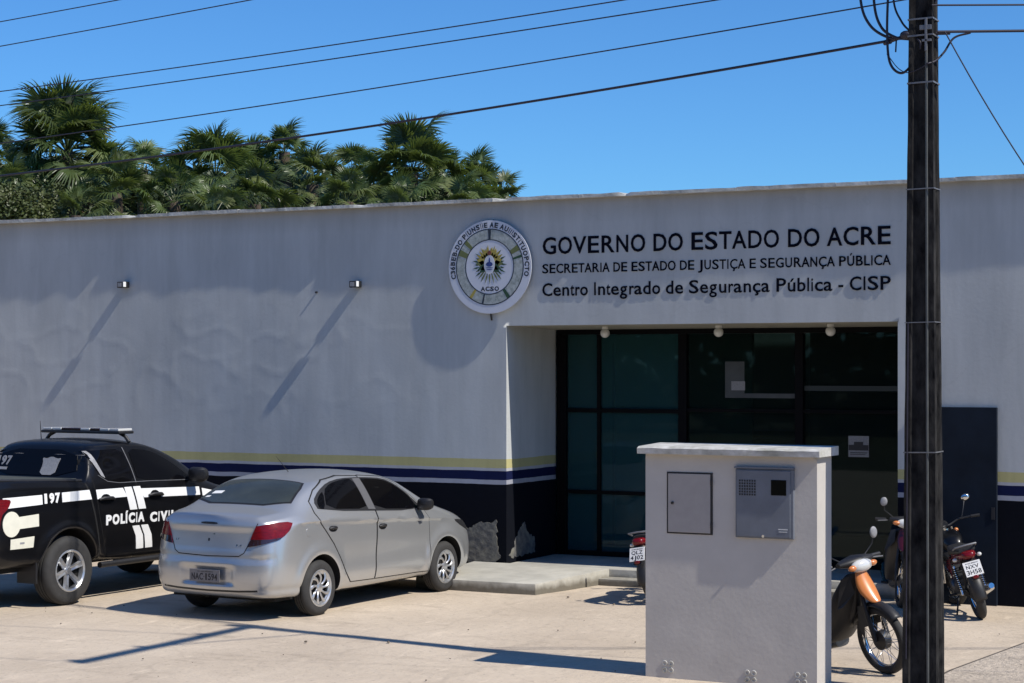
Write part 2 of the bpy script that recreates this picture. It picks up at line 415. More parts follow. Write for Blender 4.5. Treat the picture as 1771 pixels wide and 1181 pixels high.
# rough strip of pavement right of the joint
mb = MB()
xs = [(-4.42, -8.5), (-4.385, -6.0), (-4.36, -5.0), (-4.25, -4.0), (-4.14, -3.0), (-4.02, -1.9), (-3.9, -0.9)]
for (xa, ya), (xb, yb) in zip(xs, xs[1:]):
    mb.add([(xa, ya, 0.016), (6, ya, 0.016), (6, yb, 0.016), (xb, yb, 0.016)], [(0, 1, 2, 3)])
    mb.add([(xa, ya, 0.016), (xb, yb, 0.016), (xb, yb, -0.02), (xa, ya, -0.02)], [(0, 1, 2, 3)])
tag(mb.build('pavement', M['rough_ground']), kind='structure')
# dark joint between the two
mb = MB()
for (xa, ya), (xb, yb) in zip(xs, xs[1:]):
    mb.add([(xa - 0.035, ya, 0.012), (xa, ya, 0.012), (xb, yb, 0.012), (xb - 0.035, yb, 0.012)], [(0, 1, 2, 3)])
tag(mb.build('pavement_joint', mat('joint_dirt', (0.09, 0.075, 0.06), 0.95)), kind='structure')
# grit scattered on the lot
mb = MB()
for i in range(110):
    x = random.uniform(-15, -2); y = random.uniform(-9, -1.0); r = random.choice((0.006, 0.008, 0.010, 0.018))
    if i > 60: x = random.uniform(-4.0, -2.5)
    mb.ball((x, y, 0.012 + r * 0.3), r, 5, 3, (1, 1.2, 0.6))
tag(mb.build('grit', mat('grit', (0.16, 0.13, 0.10), 0.9, var=0.5, vscale=3)), kind='stuff')

# ------------------------------------------------------------------ entrance platform and step
def plat(name, pts, ztop, zback, yb):
    mb = MB(); n = len(pts)
    def zt(y): return ztop + (zback - ztop) * max(0, min(1, (y - pts[0][1]) / (yb - pts[0][1])))
    vs = [(x, y, -0.02) for x, y in pts] + [(x, y, zt(y)) for x, y in pts]
    fs = [tuple(range(n, 2 * n))] + [(i, (i + 1) % n, n + (i + 1) % n, n + i) for i in range(n)]
    mb.add(vs, fs)
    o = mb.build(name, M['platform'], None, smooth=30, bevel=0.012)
    return tag(o, kind='structure')
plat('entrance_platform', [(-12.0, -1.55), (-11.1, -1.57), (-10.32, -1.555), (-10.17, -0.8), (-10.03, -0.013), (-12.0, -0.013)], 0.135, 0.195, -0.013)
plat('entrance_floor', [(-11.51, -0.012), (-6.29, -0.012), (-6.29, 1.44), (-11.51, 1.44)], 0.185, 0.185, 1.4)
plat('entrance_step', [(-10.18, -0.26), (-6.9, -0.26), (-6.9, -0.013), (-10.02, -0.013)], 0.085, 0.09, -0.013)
# the front-corner edge is broken: pale chips of render
# ------------------------------------------------------------------ police station
XJ0, XJ1, ZL, DEP = -11.52, -6.28, 3.31, 1.5
ST = thing('police_station', 'long grey and navy banded police station wall with recessed glass entrance', 'building', (0, 0, 0))
def wy(x, z):
    d = 0.0060 * noise.noise(Vector((x * 0.55, 0, z * 0.6))) + 0.0032 * noise.noise(Vector((x * 1.7, 5, z * 1.3)))
    d += 0.0008 * noise.noise(Vector((x * 5, 9, z * 4.0)))
    # trowel ridges and swirls left in the render
    q = noise.noise(Vector((x * 1.1, 2.5, z * 1.9))) + 0.4 * noise.noise(Vector((x * 3.2, 7.5, z * 5)))
    mask = max(0, min(1, 1.2 - abs(z - 2.9) * 1.1)) * max(0, min(1, (-12 - x) * 0.5))
    d += 0.0042 * mask * math.exp(-(q / 0.09) ** 2)
    edge = min(1, min(abs(x - XJ0), abs(x - XJ1)) / 0.25) if ZL + .2 > z else 1
    edge = min(edge, max(0, min(1, abs(z - ZL) / 0.25)) if XJ0 - .2 < x < XJ1 + .2 else 1)
    return -d * 1.0 * edge
xsw = [-34 + 0.5 * i for i in range(22)] + [-23 + 0.045 * i for i in range(int((XJ0 + 23) / 0.045) + 1)]
xsw = [x for x in xsw if x < XJ0 - 0.02] + [XJ0]
x = XJ0
while x + 0.05 < XJ1: x += 0.05; xsw.append(x)
xsw[-1] = XJ1
while x < 3: x += 0.06 if x < -3 else 0.4; xsw.append(x)
zsw = [-0.02 + 0.05 * i for i in range(67)]; zsw = [z for z in zsw if z < ZL - .02] + [ZL]
z = ZL
while z + 0.05 < 4.95: z += 0.05; zsw.append(z)
zsw[-1] = 4.94
idx = {}; vs = []; fs = []
def gv(i, k):
    if (i, k) not in idx:
        x, z = xsw[i], zsw[k]; idx[(i, k)] = len(vs); vs.append((x, wy(x, z), z))
    return idx[(i, k)]
for i in range(len(xsw) - 1):
    for k in range(len(zsw) - 1):
        xm = (xsw[i] + xsw[i + 1]) / 2; zm = (zsw[k] + zsw[k + 1]) / 2
        if XJ0 < xm < XJ1 and zm < ZL: continue
        fs.append((gv(i, k), gv(i + 1, k), gv(i + 1, k + 1), gv(i, k + 1)))
mb = MB(); mb.add(vs, fs)
mb.add([(XJ0, 0, 0), (XJ0, DEP, 0), (XJ0, DEP, ZL), (XJ0, 0, ZL)], [(0, 1, 2, 3)])
mb.add([(XJ1, 0, 0), (XJ1, DEP, 0), (XJ1, DEP, ZL), (XJ1, 0, ZL)], [(3, 2, 1, 0)])
# back of the parapet and the ends
mb.add([(-34, 0.2, 4.3), (3.4, 0.2, 4.3), (3.4, 0.2, 4.94), (-34, 0.2, 4.94)], [(0, 1, 2, 3)])
mb.add([(3.4, 0, 0), (3.4, 12, 0), (3.4, 12, 4.94), (3.4, 0, 4.94)], [(0, 1, 2, 3)])
mb.add([(-34, 0, 0), (-34, 12, 0), (-34, 12, 4.94), (-34, 0, 4.94)], [(0, 1, 2, 3)])
mb.add([(-34, 12, 0), (3.4, 12, 0), (3.4, 12, 4.94), (-34, 12, 4.94)], [(0, 1, 2, 3)])
wm = mb.mesh('wall', 50)
link('wall', wm, M['wall'], ST)
MB().box(-33.9, 3.3, 0.205, 11.9, 4.2, 4.3).build('roof', M['coping'], ST)
MB().add([(XJ0, 0.002, ZL - 0.001), (XJ1, 0.002, ZL - 0.001), (XJ1, DEP, ZL - 0.03), (XJ0, DEP, ZL - 0.03)], [(0, 1, 2, 3)]).build('soffit', M['soffit'], ST)
# coping pieces along the parapet, uneven and chipped
x = -34
while x < 3.3:
    w = random.uniform(0.9, 1.6)
    if XJ0 < x: w = random.uniform(1.0, 1.5)
    mb = MB(); n = 14; vs = []; fs = []
    fr = -0.100 + random.uniform(-0.006, 0.006); zt = 4.985 + random.uniform(-0.006, 0.008)
    for i in range(n + 1):
        xx = x + (w - 0.006) * i / n
        a = 0.010 * noise.noise(Vector((xx * 3, 1, 0))); b = 0.008 * noise.noise(Vector((xx * 4, 4, 0)))
        chip = 0.035 if noise.noise(Vector((xx * 2.3, 8, 0))) > 0.38 else 0
        vs += [(xx, fr + a + chip * 0.6, 4.94), (xx, fr + a + chip, zt + b - chip * 0.7), (xx, 0.22, zt + b), (xx, 0.22, 4.941)]
    for i in range(n):
        for k in range(4):
            fs.append((i * 4 + k, i * 4 + (k + 1) % 4, (i + 1) * 4 + (k + 1) % 4, (i + 1) * 4 + k))
    fs += [(3, 2, 1, 0), (n * 4, n * 4 + 1, n * 4 + 2, n * 4 + 3)]
    mb.add(vs, fs); mb.build('coping_piece', M['coping'], ST, smooth=40)
    x += w
# glazed front at the back of the recess
F = M['frame_black']
def fb(name, x0, x1, z0, z1, y0=DEP - 0.06, y1=DEP + 0.05): return MB().box(x0, x1, y0, y1, z0, z1).build(name, F, ST, bevel=0.004)
fb('mullion', -11.475, -11.34, 0.19, 3.21); fb('mullion', -9.68, -9.56, 0.19, 3.21); fb('mullion', -8.05, -7.94, 0.19, 3.21); fb('mullion', -6.40, -6.283, 0.19, 3.21)
fb('top_rail', -11.475, -6.283, 3.212, 3.278, DEP - 0.058, DEP + 0.052)
fb('sill_rail', -11.338, -6.402, 0.19, 0.25, DEP - 0.055, DEP + 0.045)
for a, b in ((-11.338, -9.682),):
    fb('transom', a, b, 2.145, 2.20, DEP - 0.05, DEP + 0.04); fb('transom', a, b, 1.03, 1.078, DEP - 0.05, DEP + 0.04)
for a, b in ((-9.558, -8.052), (-7.938, -6.402)):
    fb('transom', a, b, 2.17, 2.215, DEP - 0.05, DEP + 0.04)
fb('mullion', -10.88, -10.83, 0.25, 3.21, DEP - 0.045, DEP + 0.03)
for a, b in ((-11.338, -10.882), (-10.828, -9.682)):
    for c, d in ((0.252, 1.028), (1.08, 2.143), (2.202, 3.21)):
        MB().box(a, b, DEP - 0.005, DEP + 0.003, c, d).build('glass_pane', M['painted_reflection'], ST)
for a, b in ((-9.558, -8.052), (-7.938, -6.402)):
    for c, d in ((0.252, 2.168), (2.217, 3.21)):
        MB().box(a, b, DEP - 0.005, DEP + 0.003, c, d).build('glass_pane', M['painted_reflection2'], ST)
MB().box(-10.76, -10.725, DEP + 0.2, DEP + 0.23, 0.3, 3.1).build('door_stile', M['steel'], ST)
# room behind the glass
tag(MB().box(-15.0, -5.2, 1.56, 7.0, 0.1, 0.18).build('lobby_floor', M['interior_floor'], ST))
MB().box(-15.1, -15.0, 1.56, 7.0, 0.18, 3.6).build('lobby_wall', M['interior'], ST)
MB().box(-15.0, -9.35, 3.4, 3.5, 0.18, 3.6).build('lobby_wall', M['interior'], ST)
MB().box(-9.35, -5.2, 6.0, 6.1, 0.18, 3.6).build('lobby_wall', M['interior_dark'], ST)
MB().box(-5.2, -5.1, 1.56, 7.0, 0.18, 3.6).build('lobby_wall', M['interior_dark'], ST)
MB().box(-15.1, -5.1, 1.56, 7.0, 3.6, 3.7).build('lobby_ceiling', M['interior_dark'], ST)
MB().box(-7.936, -6.404, DEP - 0.012, DEP - 0.0065, 2.46, 2.525).build('glass_band', mat('glass_band', (0.016, 0.026, 0.026), .5), ST)
# slate blue side door
MB().box(-6.02, -5.10, -0.05, 0.02, 0.0, 2.30).build('side_door', M['door_blue'], ST, bevel=0.006)
MB().box(-5.16, -5.12, -0.058, -0.048, 1.0, 1.14).build('door_handle', M['black_plastic'], ST)
# patches where paint and render have come away
def blob(name, pts, y0, y1, plane='xz', x=0):
    P = []
    for i in range(len(pts)):
        a = Vector(pts[i]); b = Vector(pts[(i + 1) % len(pts)])
        for k in range(12):
            p = a.lerp(b, k / 12); j = Vector((noise.noise(Vector((p.x * 17, p.y * 17, 1))), noise.noise(Vector((p.x * 17, p.y * 17, 9))))) * 0.035 + Vector((noise.noise(Vector((p.x * 60, p.y * 60, 2))), noise.noise(Vector((p.x * 60, p.y * 60, 7))))) * 0.014
            P.append(p + j)
    n = len(P)
    if plane == 'xz': vs = [(p.x, y0, p.y) for p in P] + [(p.x, y1, p.y) for p in P]
    else: vs = [(x, p.x, p.y) for p in P] + [(x + 0.005, p.x, p.y) for p in P]
    mb = MB(); mb.add(vs, [tuple(range(n)), tuple(range(n, 2 * n))] + [(i, (i + 1) % n, n + (i + 1) % n, n + i) for i in range(n)])
    return mb.build(name, M['plaster'], ST)
blob('bare_plaster_patch', [(-12.32, 0.30), (-12.22, 0.66), (-12.08, 0.62), (-11.95, 0.70), (-11.66, 0.75), (-11.66, 0.42), (-11.60, 0.27), (-11.72, 0.13), (-11.95, 0.12), (-12.12, 0.22)], 0.005, -0.007)
blob('bare_plaster_patch', [(0.06, 0.26), (0.22, 0.42), (0.38, 0.62), (0.52, 0.70), (0.62, 0.52), (0.85, 0.46), (0.82, 0.27), (0.40, 0.25)], 0, 0, 'yz', XJ0 + 0.001)

# ------------------------------------------------------------------ soffit lamps
def globe(x, lab, first=[None]):
    if first[0] is None:
        r = thing('ceiling_lamp', lab, 'lamp', (x, 0.6, ZL - 0.012), group='globe lamps under the entrance soffit')
        MB().tube([(0, 0, 0), (0, 0, -0.03)], 0.045, 12).build('base', M['lamp_white'], r, smooth=40)
        MB().ball((0, 0, -0.085), 0.063, 16, 10).build('globe', M['lamp_white'], r, smooth=60)
        first[0] = r
    else:
        r = copy_tree(first[0]); r.location = (x, 0.6, ZL - 0.012); r['label'] = lab
globe(-10.37, 'leftmost white globe lamp under the entrance soffit')
globe(-8.78, 'middle white globe lamp under the entrance soffit')
globe(-7.30, 'rightmost white globe lamp under the entrance soffit')

# notices and things stuck on the glass
def sheet(name, x0, x1, z0, z1, m, lab, cat, y=DEP - 0.012, th=0.004):
    return tag(MB().box(x0, x1, y - th, y, z0, z1).build(name, m), lab, cat)
sheet('wall_notice', -9.03, -8.76, 2.36, 2.84, M['sheet_grey'], 'tall grey notice panel on middle entrance glass', 'notice', DEP - 0.007, 0.003)
sheet('notice_sheet', -8.94, -8.75, 2.46, 2.58, M['grey_vinyl'], 'small white sheet over the grey notice panel', 'notice', DEP - 0.0115)
sheet('window_ledge', -8.76, -8.06, 2.36, 2.42, M['sheet_grey'], 'grey ledge strip running right from the grey notice panel', 'ledge', DEP - 0.0065, 0.002)
ns = thing('door_notice', 'white poster with black picture stuck on right entrance glass', 'notice', (-7.21, DEP - 0.012, 1.75))
MB().box(-0.135, 0.135, -0.004, 0, -0.135, 0.135).build('paper', M['grey_vinyl'], ns)
mb = MB(); mb.box(-0.13, 0.13, -0.007, -0.0045, -0.05, 0.02); mb.box(-0.06, 0.06, -0.0075, -0.0045, 0.02, 0.06)
mb.box(-0.11, 0.11, -0.0065, -0.0045, -0.085, -0.075); mb.box(-0.11, 0.09, -0.0065, -0.0045, -0.105, -0.097); mb.build('printed_picture', M['ink'], ns)

# ------------------------------------------------------------------ wall spotlights: short boxes on the facade
def spot(x, z, lab, src=None):
    r = thing('wall_spotlight', lab, 'lamp', (x, 0, z), group='spotlights on the facade')
    MB().box(-0.05, 0.05, -0.055, 0.004, -0.045, 0.045).build('mounting_box', M['black_plastic'], r, bevel=0.006)
    MB().tube([(0, -0.05, 0), (-0.02, -0.085, -0.01)], 0.012, 8).build('bracket', M['black_plastic'], r)
    MB().box(-0.055, 0.055, -0.125, -0.08, -0.05, 0.04).build('housing', M['black_plastic'], r, bevel=0.008)
    MB().box(0.056, 0.063, -0.124, -0.075, -0.035, 0.038).build('side_plate', M['white_vinyl'], r)
    r.scale = (1, 1.25, 1)
    MB().box(-0.038, 0.03, -0.129, -0.1255, -0.035, 0.025).build('lens', M['grey_vinyl'], r)
    return r
spot(-17.78, 3.97, 'small square spotlight on the wall above the black pickup')
spot(-13.80, 3.90, 'small square spotlight on the wall left of round crest')
tag(MB().tube([(-14.476, 0.01, 3.805), (-14.476, -0.03, 3.80)], 0.014, 8).build('wall_pipe_stub', M['black_plastic']), 'tiny dark pipe stub on the wall left of second spotlight', 'pipe')
# ------------------------------------------------------------------ text tools
def text_mesh(body, offset=0.0, extrude=0.0, res=3):
    c = bpy.data.curves.new('lettering', 'FONT'); c.body = body; c.size = 1.0; c.offset = offset; c.extrude = extrude; c.resolution_u = res
    o = bpy.data.objects.new('lettering', c); COL.objects.link(o)
    dg = bpy.context.evaluated_depsgraph_get(); dg.update()
    me = bpy.data.meshes.new_from_object(o.evaluated_get(dg))
    bpy.data.objects.remove(o); bpy.data.curves.remove(c)
    me.materials.clear()
    return me
ADV = dict(A=(667,0,664),B=(667,73,560),C=(722,50,640),D=(722,77,610),E=(667,79,540),F=(611,80,490),G=(778,53,665),H=(722,78,565),I=(278,93,95),J=(500,17,400),L=(556,73,455),M=(833,73,690),N=(722,76,565),O=(778,48,685),P=(667,77,555),Q=(778,45,700),R=(722,79,630),S=(667,45,575),T=(611,21,570),U=(722,79,565),V=(667,4,660),X=(667,4,660),Z=(611,20,570),
 a=(556,37,480),b=(556,58,455),c=(500,38,450),d=(556,33,455),e=(556,38,480),g=(556,32,455),i=(222,66,88),l=(222,64,88),n=(556,66,425),o=(556,33,488),r=(333,65,285),t=(278,17,255),u=(556,64,425))
ADV.update({'-': (333, 33, 266), '·': (278, 90, 98), ' ': (278, 0, 0), '1': (556, 109, 255), '4': (556, 12, 495), '+': (584, 56, 470), '.': (278, 90, 98)})
for k_ in '0235679 8'.replace(' ', ''): ADV[k_] = (556, 42, 470)
for k_, b_ in (('Ç', 'C'), ('Ú', 'U'), ('ú', 'u'), ('ç', 'c'), ('Í', 'I')): ADV[k_] = ADV[b_]
GC = {}
def glyph(ch, off, res):
    if (ch, off, res) not in GC:
        me = text_mesh(ch, off, 0, res); GC[(ch, off, res)] = ([tuple(v.co) for v in me.vertices], [tuple(p.vertices) for p in me.polygons]); bpy.data.meshes.remove(me)
    return GC[(ch, off, res)]
def fit_text(body, x0, x1, z0, z1, offset=0.0, capref=None, res=3):
    """2D outline of a line of grotesque lettering fitted to width x0..x1 and cap height z0..z1; returns bmesh in xy"""
    hv = [v[1] for v in glyph('E', offset, 1)[0]]; h0, h1 = min(hv), max(hv)
    bm = bmesh.new(); pen = 0; lo = hi = None
    for ch in body:
        adv, lsb, w = ADV.get(ch, (600, 40, 520))
        if ch != ' ':
            V_, F_ = glyph(ch, offset, res); xs_ = [v[0] for v in V_]; a, b = min(xs_), max(xs_)
            # accents must not stretch the letter they sit on
            if ch == 'Í': k = 1.0; base = glyph('I', offset, res)[0]; bx = [v[0] for v in base]; mid = sum((min(bx), max(bx))) / 2; f = lambda x: pen + lsb + w / 2 + (x - (a + b) / 2) * 720
            else: f = lambda x: pen + lsb + (x - a) / (b - a) * w
            vs = [bm.verts.new((f(v[0]), (v[1] - h0) / (h1 - h0) * (z1 - z0) + z0, 0)) for v in V_]
            for fc in F_:
                try: bm.faces.new([vs[i] for i in fc])
                except ValueError: pass
            xa, xb = pen + lsb, pen + lsb + w
            lo = xa if lo is None else lo; hi = xb
        pen += adv
    for v in bm.verts: v.co.x = x0 + (v.co.x - lo) / (hi - lo) * (x1 - x0)
    bmesh.ops.remove_doubles(bm, verts=bm.verts, dist=1e-6)
    return bm
def islands(bm):
    seen = set(); out = []
    for f in bm.faces:
        if f.index in seen: continue
        st = [f]; seen.add(f.index); g = []
        while st:
            q = st.pop(); g.append(q)
            for e in q.edges:
                for k in e.link_faces:
                    if k.index not in seen: seen.add(k.index); st.append(k)
        out.append(g)
    return out

# ------------------------------------------------------------------ lettering on the facade, one letter one part
LS = thing('wall_lettering', 'three rows of black letters naming the public security centre above the entrance', 'sign', (0, -0.004, 0))
def letters(body, x0, x1, z0, z1, off=0.0, tilt=0.0):
    bm = fit_text(body, x0, x1, z0, z1, off); bm.faces.index_update()
    gs = []
    for g in islands(bm):
        xs_ = [v.co.x for f in g for v in f.verts]; gs.append([min(xs_), max(xs_), g])
    gs.sort(key=lambda t: t[0]); mer = []
    for a, b, g in gs:
        if mer and min(b, mer[-1][1]) - max(a, mer[-1][0]) > 0.5 * min(b - a, mer[-1][1] - mer[-1][0]):
            mer[-1][0] = min(a, mer[-1][0]); mer[-1][1] = max(b, mer[-1][1]); mer[-1][2] += g
        else: mer.append([a, b, list(g)])
    for a, b, g in mer:
        mb = MB()
        vm = {}; vs = []
        for f in g:
            for v in f.verts:
                if v not in vm: vm[v] = len(vs); vs.append(v)
        n = len(vs)
        front = [(v.co.x, -0.005, v.co.y + tilt * (v.co.x - x0)) for v in vs]; back = [(p[0], 0.003, p[2]) for p in front]
        fs = [tuple(vm[v] for v in f.verts) for f in g] + [tuple(vm[v] + n for v in reversed(f.verts)) for f in g]
        gset = set(g)
        for f in g:
            for e in f.edges:
                if sum(1 for k in e.link_faces if k in gset) == 1:
                    i, j = vm[e.verts[0]], vm[e.verts[1]]; fs.append((i, j, j + n, i + n))
        mb.add(front + back, fs); mb.build('letter', M['letter'], LS)
    bm.free()
letters('GOVERNO DO ESTADO DO ACRE', -10.985, -6.365, 4.232, 4.452, 0.012)
letters('SECRETARIA DE ESTADO DE JUSTIÇA E SEGURANÇA PÚBLICA', -10.99, -6.365, 3.985, 4.105, 0.010)
letters('Centro Integrado de Segurança Pública - CISP', -10.99, -6.365, 3.690, 3.855, 0.010)

# ------------------------------------------------------------------ round crest standing off the facade
CX, CZ = -11.735, 4.085
CR = thing('crest', 'white round state crest with green and yellow emblem on the wall', 'crest', (CX, -0.018, CZ))
def disc(r0, r1, y0, y1, n=64):
    mb = MB(); prof = [(r0, y0), (r1, y0), (r1, y1), (r0, y1)] if r0 > 0 else [(0.0001, y0), (r1, y0), (r1, y1), (0.0001, y1)]
    mb.lathe(prof + ([prof[0]] if r0 > 0 else []), n); return mb
cb = mat('crest_white', (0.60, 0.62, 0.68), 0.4, var=0.06, vscale=6)
disc(0, 0.615, -0.048, -0.036).build('backing_disc', cb, CR, smooth=30)
MB().tube([(0.03, 0.01, 0.62), (0.03, -0.036, 0.55)], 0.012, 8).tube([(0.0, 0.01, -0.70), (0.0, -0.036, -0.55)], 0.012, 8).build('standoff', M['black_plastic'], CR)
inkb = mat('crest_ink', (0.018, 0.028, 0.045), 0.5)
disc(0.492, 0.505, -0.0505, -0.047).build('outer_ring', inkb, CR)
ringm = mat('crest_ring', (0.46, 0.49, 0.48), 0.5, col2=(0.22, 0.25, 0.23), vscale=22)
disc(0.365, 0.491, -0.0495, -0.047).build('patterned_ring', ringm, CR)
disc(0.352, 0.364, -0.0505, -0.047).build('inner_ring', inkb, CR)
def sector(r0, r1, a, w, m, name, y=-0.0515):
    mb = MB(); n = 4; vs = []
    for k in range(n + 1):
        t = math.radians(a - w / 2 + w * k / n)
        for r in (r0, r1): vs += [(r * math.cos(t), y, r * math.sin(t)), (r * math.cos(t), -0.0475, r * math.sin(t))]
    fs = []
    for k in range(n):
        b = k * 4; fs += [(b, b + 2, b + 6, b + 4), (b, b + 1, b + 5, b + 4), (b + 2, b + 3, b + 7, b + 6)]
    fs += [(0, 1, 3, 2), (n * 4, n * 4 + 1, n * 4 + 3, n * 4 + 2)]
    mb.add(vs, fs); return mb.build(name, m, CR)
cg = mat('crest_green', (0.03, 0.085, 0.04), 0.5, var=0.5, vscale=40); cy = mat('crest_yellow', (0.42, 0.34, 0.07), 0.5, var=0.35, vscale=30)
co = mat('crest_olive', (0.13, 0.15, 0.05), 0.5); cbl = mat('crest_blue', (0.03, 0.06, 0.25), 0.5, var=0.4, vscale=30); cbr = mat('crest_brown', (0.16, 0.045, 0.03), 0.5)
for a, w, m in ((90, 5, inkb), (156, 10, co), (137, 7, co), (30, 9, co), (16, 4, cg), (305, 6, cg), (235, 5, cy), (258, 3, inkb), (315, 12, ringm)):
    sector(0.366, 0.490, a, w, m, 'ring_segment')
# emblem: leaves, rays, oval and branches
def petal(ang, r0, r1, w, m, name, y):
    t = math.radians(ang); d = Vector((math.cos(t), 0, math.sin(t))); s = Vector((-d.z, 0, d.x))
    o = [d * r0, d * (r0 + (r1 - r0) * .45) + s * w, d * r1, d * (r0 + (r1 - r0) * .45) - s * w]
    vs = [(p.x, y, p.z) for p in o] + [(p.x, -0.0475, p.z) for p in o]
    MB().add([Vector(v) + Vector((0, 0, 0.03)) for v in vs], [(0, 1, 2, 3)] + [(i, (i + 1) % 4, (i + 1) % 4 + 4, i + 4) for i in range(4)]).build(name, m, CR)
for k in range(26):
    a = -60 + 300 * k / 25
    petal(a, 0.15, 0.225 + 0.035 * (k % 2), 0.012, cg if (a < 55 or a > 125) else cy, 'wreath_leaf', -0.0505)
for a in (50, 65, 80, 100, 115, 130, 35, 145): petal(a, 0.05, 0.235, 0.034, cy, 'ray', -0.0515)
for a in (20, 5, 160, 175): petal(a, 0.03, 0.205, 0.05, cy if a in (20, 160) else co, 'ray', -0.052)
for a in (-35, -20, 200, 215): petal(a, 0.02, 0.185, 0.045, cg, 'branch', -0.053)
for a in (-60, -75, -90, -105, -120, -48, -132): petal(a, 0.10, 0.255, 0.011, co, 'ribbon', -0.051)
def oval(rx, rz, cx, cz, m, name, y):
    n = 28; ps = [(cx + rx * math.cos(2 * PI * k / n), cz + rz * math.sin(2 * PI * k / n)) for k in range(n)]
    MB().add([(a, y, b) for a, b in ps] + [(a, -0.0475, b) for a, b in ps], [tuple(range(n))] + [(i, (i + 1) % n, (i + 1) % n + n, i + n) for i in range(n)]).build(name, m, CR)
oval(0.08, 0.125, 0, 0.03, cb, 'oval_shield', -0.055)
oval(0.05, 0.032, 0, 0.035, cbl, 'shield_charge', -0.057); oval(0.012, 0.06, 0.002, 0.065, cbl, 'shield_charge', -0.0575)
oval(0.055, 0.006, 0, -0.012, cbl, 'shield_charge', -0.057); oval(0.045, 0.006, 0, -0.035, cbl, 'shield_charge', -0.057)
oval(0.028, 0.03, 0, 0.185, cbr, 'emblem_star', -0.057)
# lettering on the crest, bent round the rim
def arc_text(body, a0, a1, r, h, name):
    bm = fit_text(body, 0, 1, 0, h, 0.045); 
    for v in bm.verts:
        t = math.radians(a0 + (a1 - a0) * v.co.x); rr = r + v.co.y
        v.co = Vector((rr * math.cos(t), -0.0505, rr * math.sin(t)))
    me = bpy.data.meshes.new(name); bm.to_mesh(me); bm.free(); link(name, me, inkb, CR)
arc_text('C36BEB-DO PIUNSIIE AE AUIIISTITUOPCTO', 196, -14, 0.518, 0.070, 'rim_lettering')
bm = fit_text('ACSO', -0.13, 0.14, -0.318, -0.258, 0.045)
for v in bm.verts: v.co = Vector((v.co.x, -0.0505, v.co.y))
me = bpy.data.meshes.new('crest_lettering'); bm.to_mesh(me); bm.free(); link('crest_lettering', me, inkb, CR)

# ------------------------------------------------------------------ meter pillar
PX0, PX1, PY0, PY1, PZ = -6.74, -5.145, -6.53, -6.13, 2.0
MP = thing('meter_pillar', 'free standing white masonry pillar holding two electricity meter cabinets', 'meter pillar', ((PX0 + PX1) / 2, (PY0 + PY1) / 2, 0))
ox, oy = (PX0 + PX1) / 2, (PY0 + PY1) / 2
def mp(name, m, x0, x1, y0, y1, z0, z1, bev=0.004, par=None):
    return MB().box(x0 - ox, x1 - ox, y0 - oy, y1 - oy, z0, z1).build(name, m, par or MP, bevel=bev)
# slightly wavy front face
n1, n2 = 40, 50; vs = []; fs = []
for i in range(n1 + 1):
    for k in range(n2 + 1):
        x = PX0 + (PX1 - PX0) * i / n1; z = -0.03 + (PZ + 0.03) * k / n2
        e = min(i, n1 - i, 6) / 6
        vs.append((x - ox, PY0 - oy - e * (0.003 * noise.noise(Vector((x * 1.3, 3, z * 1.1))) + 0.0012 * noise.noise(Vector((x * 5, 3, z * 5)))), z))
for i in range(n1):
    for k in range(n2):
        a = i * (n2 + 1) + k; fs.append((a, a + n2 + 1, a + n2 + 2, a + 1))
mb = MB(); mb.add(vs, fs)
x0, x1, y0, y1 = PX0 - ox, PX1 - ox, PY0 - oy, PY1 - oy
mb.add([(x0, y0, -.03), (x1, y0, -.03), (x1, y1, -.03), (x0, y1, -.03), (x0, y0, PZ), (x1, y0, PZ), (x1, y1, PZ), (x0, y1, PZ)], [(1, 2, 6, 5), (2, 3, 7, 6), (3, 0, 4, 7)])
mb.build('masonry', M['pillar'], MP, smooth=40)
# capping slab with a worn front edge
mb = MB(); n = 40; vs = []; fs = []
for i in range(n + 1):
    x = PX0 - 0.045 + (PX1 + 0.05 - PX0 + 0.045) * i / n
    a = 0.006 * noise.noise(Vector((x * 9, 0, 0))); b = 0.006 * noise.noise(Vector((x * 7, 5, 0)))
    vs += [(x - ox, y0 - 0.088, PZ - 0.0), (x - ox, y0 - 0.092 + a, PZ + 0.050 + b), (x - ox, y0 - 0.05 + a, PZ + 0.068 + b), (x - ox, y1 + 0.05, PZ + 0.080), (x - ox, y1 + 0.05, PZ)]
for i in range(n):
    for k in range(5): fs.append((i * 5 + k, i * 5 + (k + 1) % 5, (i + 1) * 5 + (k + 1) % 5, (i + 1) * 5 + k))
fs += [(4, 3, 2, 1, 0), tuple(n * 5 + k for k in range(5))]
mb.add(vs, fs); mb.build('capping_slab', M['pillar_cap'], MP, smooth=35)
# left cabinet
d = mp('left_cabinet', M['black_plastic'], -6.532, -6.098, PY0 - 0.006, PY0 + 0.02, 1.292, 1.840, 0)
d['label'] = 'plain beige cabinet with a lock on its left'
d = mp('cabinet_door', M['cab_beige'], -6.518, -6.118, PY0 - 0.013, PY0 - 0.005, 1.306, 1.826, 0.003, None); 
for z in (1.375, 1.755): mp('hinge', M['black_plastic'], -6.116, -6.098, PY0 - 0.02, PY0 - 0.004, z - 0.025, z + 0.025)
MB().tube([(-6.475 - ox, PY0 - oy - 0.012, 1.565), (-6.475 - ox, PY0 - oy - 0.024, 1.565)], 0.013, 10).build('lock', M['black_plastic'], MP)
